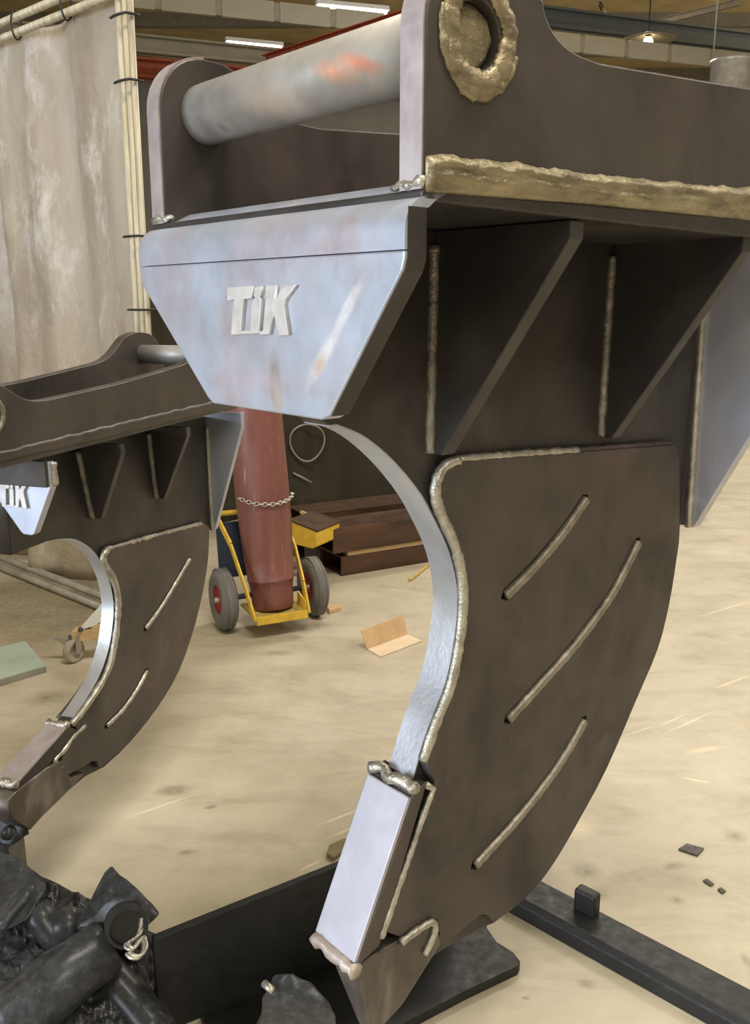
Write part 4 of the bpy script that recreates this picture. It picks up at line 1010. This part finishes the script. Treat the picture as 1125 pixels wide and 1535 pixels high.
# trough: base sheet with a notched end and a back wall
BZ = 0.022
outl = [(780, 1441), (770, 1428), (745, 1412), (731, 1392), (724, 1366), (690, 1352), (515, 1424), (390, 1474), (300, 1512), (340, 1640), (420, 1640), (560, 1556), (600, 1536), (700, 1484), (776, 1448)]
P_ = [atz(x, y, BZ) for x, y in outl]; c = sum(P_, Vector())/len(P_); c.z = 0
trg = thing('steel_trough', 'black painted steel trough base under the big ripper tip', 'trough', c.to_tuple())
bm = bmesh.new(); vv = [bm.verts.new(Vector((p.x-c.x, p.y-c.y, 0.0))) for p in P_]; fc = bm.faces.new(vv)
r_ = bmesh.ops.extrude_face_region(bm, geom=[fc]); bmesh.ops.translate(bm, verts=[v for v in r_['geom'] if isinstance(v, bmesh.types.BMVert)], vec=(0, 0, BZ)); obj('base_sheet', bm, M_black, trg)
wa_, wb2 = atz(690, 1372, BZ), atz(240, 1551, BZ)
wdir = (wb2-wa_).normalized(); wn = Vector((-wdir.y, wdir.x, 0)); wn = wn if wn.y > 0 else -wn
def wt(px, py):  # height of the wall top seen at this pixel
    return onplane(px, py, wa_, wn).z
prism('back_wall', [wa_-c, wb2-c, Vector((wb2.x-c.x, wb2.y-c.y, wt(240, 1407))), Vector((wa_.x-c.x, wa_.y-c.y, wt(690, 1226)))], wn*0.018, M_black, trg, 0.002)

# bucket lip with tooth adapters on the left
def zq(px, py, z): return atz(px, py, z)
lipc = zq(120, 1440, 0.0)
bl = thing('bucket_lip', 'rough black cast bucket lip sloping towards the camera at bottom left', 'bucket', lipc.to_tuple())
top = [zq(-60, 1245, 0.26), zq(60, 1312, 0.24), zq(135, 1348, 0.22), zq(210, 1388, 0.19), zq(250, 1408, 0.15)]
bot = [zq(-260, 1560, 0.10), zq(-60, 1640, 0.09), zq(90, 1660, 0.08), zq(200, 1660, 0.06), zq(255, 1545, 0.03)]
bm = bmesh.new(); rows = []
NI, NJ = 110, 80
def plerp(P, t):
    k = t*(len(P)-1); a = int(min(k, len(P)-2)); q = k-a; return P[a].lerp(P[a+1], q)
for j in range(NJ+1):
    r_ = []
    for i in range(NI+1):
        p = plerp(top, i/NI).lerp(plerp(bot, i/NI), j/NJ)
        p = p+Vector((0, 0, 0.014*mnoise.noise(p*22)+0.010*mnoise.noise(p*70)+0.006*mnoise.noise(p*140)))*(1 if j > 1 else 0.3)
        r_.append(bm.verts.new(p-lipc))
    rows.append(r_)
for a, b_ in zip(rows, rows[1:]):
    for k in range(NI): bm.faces.new((a[k], a[k+1], b_[k+1], b_[k]))
# skirt down to the floor
def skirt(vs_):
    lo = [bm.verts.new((v.co.x, v.co.y, 0.0)) for v in vs_]
    for k in range(len(vs_)-1): bm.faces.new((vs_[k], vs_[k+1], lo[k+1], lo[k]))
skirt(rows[0]); skirt([r[-1] for r in rows]); skirt(rows[-1]); skirt([r[0] for r in rows])
obj('lip_casting', bm, M_blackrough, bl, True)

def rough_tube(name, pts, radii, mat, parent, seg=20):
    P = [Vector(p) for p in pts]; q = resample(P, 0.02); n = len(q); rr = []
    tot = sum((b-a).length for a, b in zip(P, P[1:])); acc = 0
    cum = [0]
    for a, b in zip(P, P[1:]): cum.append(cum[-1]+(b-a).length)
    s_ = 0
    for i, p in enumerate(q):
        if i: s_ += (q[i]-q[i-1]).length
        for k in range(len(cum)-1):
            if s_ <= cum[k+1]+1e-6:
                t = (s_-cum[k])/max(1e-6, cum[k+1]-cum[k]); rr.append(radii[k]*(1-t)+radii[k+1]*t); break
        else: rr.append(radii[-1])
    bm = bmesh.new(); b_tube(bm, q, rr, seg)
    for v in bm.verts: v.co += v.co.normalized()*0.005*mnoise.noise(v.co*70)
    return obj(name, bm, mat, parent, True)
def adapter(name, label, rootpx, rootz, shank_pts, box_pts, radii, kind):
    root = zq(*rootpx, rootz); a = thing(name, label, 'tooth adapter', root.to_tuple())
    if shank_pts: rough_tube('adapter_shank', [zq(x, y, z)-root for x, y, z in shank_pts], radii, M_blackrough, a)
    return a, root
def hull(name, pts, mat, parent, bev=0.006, rough=0.003):
    bm = bmesh.new(); vs_ = [bm.verts.new(p) for p in pts]; bmesh.ops.convex_hull(bm, input=vs_)
    loose = [v for v in bm.verts if not v.link_faces]; bmesh.ops.delete(bm, geom=loose, context='VERTS')
    bmesh.ops.bevel(bm, geom=bm.edges[:], offset=bev, segments=2, profile=0.5, affect='EDGES', clamp_overlap=True)
    bmesh.ops.triangulate(bm, faces=bm.faces[:]); bmesh.ops.subdivide_edges(bm, edges=bm.edges[:], cuts=3, use_grid_fill=True)
    for v in bm.verts: v.co += Vector((mnoise.noise(v.co*40), mnoise.noise(v.co*40+Vector((9, 0, 0))), mnoise.noise(v.co*40+Vector((0, 9, 0)))))*rough
    return soften(obj(name, bm, mat, parent, True), 28)

# adapter with an open socket, middle of the lip
ad1, rt1 = adapter('tooth_adapter', 'black tooth adapter with an open dark socket and a twisted bright wire', (110, 1480), 0.14,
                   [(20, 1530, 0.13), (90, 1470, 0.19), (160, 1418, 0.21)], None, [0.062, 0.055, 0.050], 0)
S = lambda x, y, z: zq(x, y, z)-rt1
hull('socket_body', [S(112, 1388, 0.23), S(150, 1330, 0.27), S(163, 1296, 0.31), S(200, 1326, 0.31), S(242, 1370, 0.27), S(213, 1398, 0.25), S(176, 1418, 0.21), S(150, 1425, 0.19), S(108, 1400, 0.18), S(205, 1345, 0.24)], M_blackrough, ad1, 0.004, 0.004)
lathe('socket_mouth', [(0.0, 0.002), (0.030, 0.002), (0.031, 0.012), (0.037, 0.012), (0.038, -0.02), (0, -0.02)], M_black, ad1, Matrix.Translation(S(190, 1388, 0.262)) @ (Vector((0.35, -0.85, 0.25))).to_track_quat('Z', 'Y').to_matrix().to_4x4(), 20, False)
lathe('boss', [(0, 0.02), (0.026, 0.018), (0.032, 0.0), (0.032, -0.03), (0, -0.03)], M_blackrough, ad1, Matrix.Translation(S(98, 1384, 0.22)) @ (Vector((-0.2, -0.6, 0.7))).to_track_quat('Z', 'Y').to_matrix().to_4x4(), 24)
o = thing('twisted_wire', 'twisted bright steel wire dangling at the black socket mouth', 'wire', zq(205, 1410, 0.27).to_tuple())
w_ = zq(205, 1410, 0.27)
wp2 = catmull([zq(x, y, 0.285)-w_ for x, y in ((212, 1378), (210, 1392), (206, 1404), (196, 1412), (188, 1418), (198, 1424), (206, 1414), (213, 1408), (216, 1422), (210, 1434), (198, 1436), (190, 1430))], 6)
tube('wire_strand', wp2, 0.0035, M_weld, o, 8, 0.1)
tube('wire_strand', [p+Vector((0.004, 0.002, 0.003)) for p in wp2[8:]], 0.003, M_weld, o, 8, 0.2)
# second adapter further left
ad2, rt1 = adapter('tooth_adapter', 'black tooth adapter block at the left edge with a ribbed top', (20, 1380), 0.18, None, None, None, 0)
hull('adapter_block', [S(-60, 1290, 0.27), S(0, 1275, 0.30), S(36, 1290, 0.31), S(72, 1330, 0.28), S(40, 1380, 0.24), S(-10, 1405, 0.22), S(-70, 1400, 0.20), S(20, 1330, 0.20)], M_blackrough, ad2, 0.004, 0.004)
rough_tube('rib', [S(50, 1330, 0.295), S(0, 1392, 0.255)], [0.010, 0.010], M_blackrough, ad2, 10)
# thick round bars on the lip
def bar(label, pts, radii):
    root = zq(*pts[0]); o = thing('round_bar', label, 'bar', root.to_tuple()); rough_tube('bar_body', [zq(*p)-root for p in pts], radii, M_blackrough, o)
bar('black round bar running down under the twisted wire', [(150, 1445, 0.16), (190, 1490, 0.13), (240, 1550, 0.09)], [0.032, 0.034, 0.034])
bar('short black round bar between the two adapters', [(52, 1362, 0.24), (80, 1400, 0.20), (96, 1420, 0.18)], [0.026, 0.028, 0.026])
# adapter under the tip of the smaller ripper
ad3, rt1 = adapter('tooth_adapter', 'small black tooth adapter under the tip of the smaller ripper', (10, 1250), 0.22, None, None, None, 0)
hull('adapter_block', [S(-40, 1180, 0.27), S(0, 1196, 0.27), S(18, 1218, 0.24), S(50, 1248, 0.22), S(30, 1262, 0.20), S(-10, 1285, 0.16), S(-60, 1280, 0.14), S(-40, 1240, 0.12)], M_blackrough, ad3, 0.006, 0.003)
c3 = S(-6, 1250, 0.19)
prism('adapter_foot', [Vector((c3.x+a*0.045, c3.y+b_*0.045, -0.22)) for a, b_ in ((-1, -1), (1, -1), (1, 1), (-1, 1))], (0, 0, 0.19), M_blackrough, ad3, 0.005)
lathe('adapter_pin', [(0, 0.02), (0.014, 0.018), (0.016, 0.0), (0, 0)], M_blackrough, ad3, Matrix.Translation(S(14, 1248, 0.235)) @ (Vector((0.1, -0.9, 0.4))).to_track_quat('Z', 'Y').to_matrix().to_4x4(), 16)
# adapter at the tip of the big ripper
ad4, rt1 = adapter('tooth_adapter', 'black tooth adapter with a glossy rough top against the big ripper tip', (440, 1530), 0.2, None, None, None, 0)
hull('adapter_block', [S(412, 1462, 0.31), S(438, 1456, 0.32), S(470, 1476, 0.31), S(498, 1510, 0.28), S(515, 1560, 0.2), S(380, 1550, 0.2), S(372, 1630, 0.026), S(520, 1640, 0.026), S(392, 1500, 0.29)], M_blackrough, ad4, 0.005, 0.006)
tube('split_pin', [S(396, 1474, 0.30), S(410, 1486, 0.30)], 0.006, M_chain, ad4, 10)

# ------------------------------------------------------------------ roof steelwork and lamps
ZB = 4.5
ta, tb = atz(186, 11, ZB), atz(1125, 106, ZB); td2 = (tb-ta).normalized()
tray = thing('cable_tray', 'long cream panelled cable tray crossing under the roof', 'cable tray', ta.to_tuple(), math.atan2(td2.y, td2.x))
pxd = [237, 328, 416, 499]
pos = [(onplane(x, 11+(x-186)*0.1012, ta, Vector((-td2.y, td2.x, 0)))-ta).dot(td2) for x in pxd]
sp_ = (pos[-1]-pos[0])/3
pme = None
for k in range(-3, 16):
    x = pos[0]+k*sp_
    if pme is None:
        bm = bmesh.new(); b_box(bm, Vector((0, 0, 0)), (sp_*0.90, 0.05, 0.215), 0, 0.006); o = obj('panel', bm, M_tray, tray); pme = o.data
        bm = bmesh.new(); b_box(bm, Vector((0, 0, 0)), (sp_*0.10, 0.03, 0.19)); b = obj('bracket', bm, M_ceild, tray); bme = b.data
    else:
        o = link('panel', pme, None, tray); b = link('bracket', bme, None, tray)
    o.location = (x+sp_/2, 0, 0.11); b.location = (x, 0.0, 0.11)
tube('hanger', [Vector((pos[0]-0.6, 0.05, 0.2)), Vector((pos[0]-0.6, 0.05, ZC-ZB))], 0.012, M_grey, tray, 8)
tube('hanger', [Vector((pos[0]+7*sp_, 0.05, 0.2)), Vector((pos[0]+7*sp_, 0.05, ZC-ZB))], 0.012, M_grey, tray, 8)
def girder(name, pa, za, pb, zb_, w, h, mat, label, cat='girder', ext=(0, 0)):
    a, b_ = atz(*pa, za), atz(*pb, zb_); d = (b_-a).normalized(); a = a-d*ext[0]; b_ = b_+d*ext[1]
    g = thing(name, label, cat, a.to_tuple()); v = b_-a
    s_ = Vector((-d.y, d.x, 0)).normalized()*w/2; u_ = Vector((0, 0, h))
    prism('web', [s_*0.2, -s_*0.2, -s_*0.2+u_, s_*0.2+u_], v, mat, g)
    prism('flange', [s_, -s_, -s_+Vector((0, 0, h*0.12)), s_+Vector((0, 0, h*0.12))], v, mat, g)
    prism('flange', [s_+u_*0.88, -s_+u_*0.88, -s_+u_, s_+u_], v, mat, g); return g
girder('roof_girder', (815, 40), 5.3, (1125, 77), 5.3, 0.2, 0.26, M_blue, 'dark blue-grey roof girder above the cable tray on the right', ext=(1.5, 4))
girder('crane_rail', (190, 78), 4.6, (520, 110), 4.6, 0.2, 0.22, M_tray, 'cream crane rail behind the far ear of the big ripper', ext=(2, 3))
girder('crane_girder', (195, 116), 4.5, (600, 150), 4.5, 0.25, 0.26, M_redgirder, 'orange-red crane girder below the cream rail', ext=(2, 1))
girder('crane_girder', (400, 96), 4.2, (600, 34), 4.2, 0.16, 0.09, M_redgirder, 'orange-red crane beam seen just above the big pin', ext=(0, 0.6))
girder('roof_truss', (960, 45), 6.1, (1110, 8), 6.3, 0.10, 0.10, M_ceild, 'thin brown roof strut slanting above the girder', 'strut')
girder('roof_truss', (915, 42), 5.6, (900, 8), 6.6, 0.06, 0.06, M_ceild, 'thin upright roof strut left of the slanting one', 'strut')
for k in range(9):
    struct(box('trim_%d' % (k+1), ((X0+X1)/2, 6.5+2.1*k, ZC-0.12), (X1-X0, 0.16, 0.24), M_ceild))
def lamp_fix(label, c, ln, rz, power, col=(1.0, 0.95, 0.85), group=None):
    t = thing('fluorescent_lamp', label, 'lamp', Vector(c).to_tuple(), rz, group)
    prism('lamp_housing', [Vector((-ln/2, -0.09, 0.03)), Vector((-ln/2, 0.09, 0.03)), Vector((-ln/2, 0.05, 0.09)), Vector((-ln/2, -0.05, 0.09))], (ln, 0, 0), M_white, t)
    for y in (-0.04, 0.04): tube('lamp_tube', [Vector((-ln/2+0.03, y, 0.005)), Vector((ln/2-0.03, y, 0.005))], 0.022, M_lamp, t, 8)
    if power:
        l = bpy.data.lights.new('lamp_light', 'AREA'); l.shape = 'RECTANGLE'; l.size = ln; l.size_y = 0.3; l.energy = power; l.color = col
        o = bpy.data.objects.new('lamp_light', l); COL.objects.link(o); o.parent = t; o.location = (0, 0, -0.04)
        l2 = l.copy(); l2.energy = power*(0.2 if c[1] < 10 else 1.3)  # upward light added to brighten the roof, strongest at the far lamps
        o = bpy.data.objects.new('roof_fill_light', l2); COL.objects.link(o); o.parent = t; o.location = (0, 0, 0.12); o.rotation_euler = (math.pi, 0, 0)
    return t
def lamp_px(label, pa, pb, z, power):
    a, b_ = atz(*pa, z), atz(*pb, z); d = b_-a
    lamp_fix(label, (a+b_)/2, d.length, math.atan2(d.y, d.x), power)
lamp_px('long bright fluorescent lamp above the big pin', (474, 12), (582, 22), 4.95, 0)
lamp_px('shorter bright fluorescent lamp left of the big pin', (338, 66), (424, 74), 5.05, 0)
LPW = 330
for nm, x, y in (('above the rippers', 1.0, 0.5), ('above the right hand floor', 5.5, 1.5), ('behind the welding screen', 2.2, 8.0), ('over the far right floor', 7.0, 7.0), ('over the far end of the hall', 3.0, 15.0), ('behind the camera', 2.0, -4.5), ('unseen at the far right end, added out of view to brighten the roof, added to light the roof', 8.5, 14.0)):  # last lamp is out of view, added to brighten the roof on the right
    lamp_fix('ceiling fluorescent lamp hung '+nm, (x, y, 6.3 if y < 10 else (6.5 if x < 8 else 5.0)), 2.4, 0, LPW*(0.5 if x > 5 else 1.0), group='ceiling lamps over the hall')
p = atz(972, 63, 4.9)
bl_ = thing('round_lamp', 'small round bright lamp hanging by the dark girder', 'lamp', p.to_tuple())
lathe('lamp_globe', [(0, -0.07), (0.05, -0.05), (0.07, 0), (0.05, 0.05), (0, 0.07)], M_lampw, bl_, Matrix.Identity(4), 16)
lathe('lamp_shade', [(0.05, 0.09), (0.36, 0.02), (0.37, 0.03), (0.06, 0.12), (0, 0.12)], M_ceild, bl_, Matrix.Identity(4), 24)
tube('lamp_cord', [Vector((0, 0, 0.12)), Vector((0, 0, ZC-4.9))], 0.01, M_cable, bl_, 6)
# round duct end hanging at the right edge
p = atz(1096, 118, 4.1)
du = thing('air_duct', 'round grey air duct hanging below the cable tray at the right edge', 'duct', p.to_tuple())
lathe('duct_drum', [(0.24, -0.35), (0.25, -0.35), (0.25, 0.16), (0.27, 0.17), (0.27, 0.21), (0.24, 0.21), (0.24, -0.35)], M_grey, du, Matrix.Identity(4), 28)
tube('duct_rod', [Vector((-0.24, 0, 0.2)), Vector((-0.24, 0, ZC-4.1))], 0.01, M_grey, du, 6)
tube('duct_rod', [Vector((0.24, 0, 0.2)), Vector((0.24, 0, ZC-4.1))], 0.01, M_grey, du, 6)
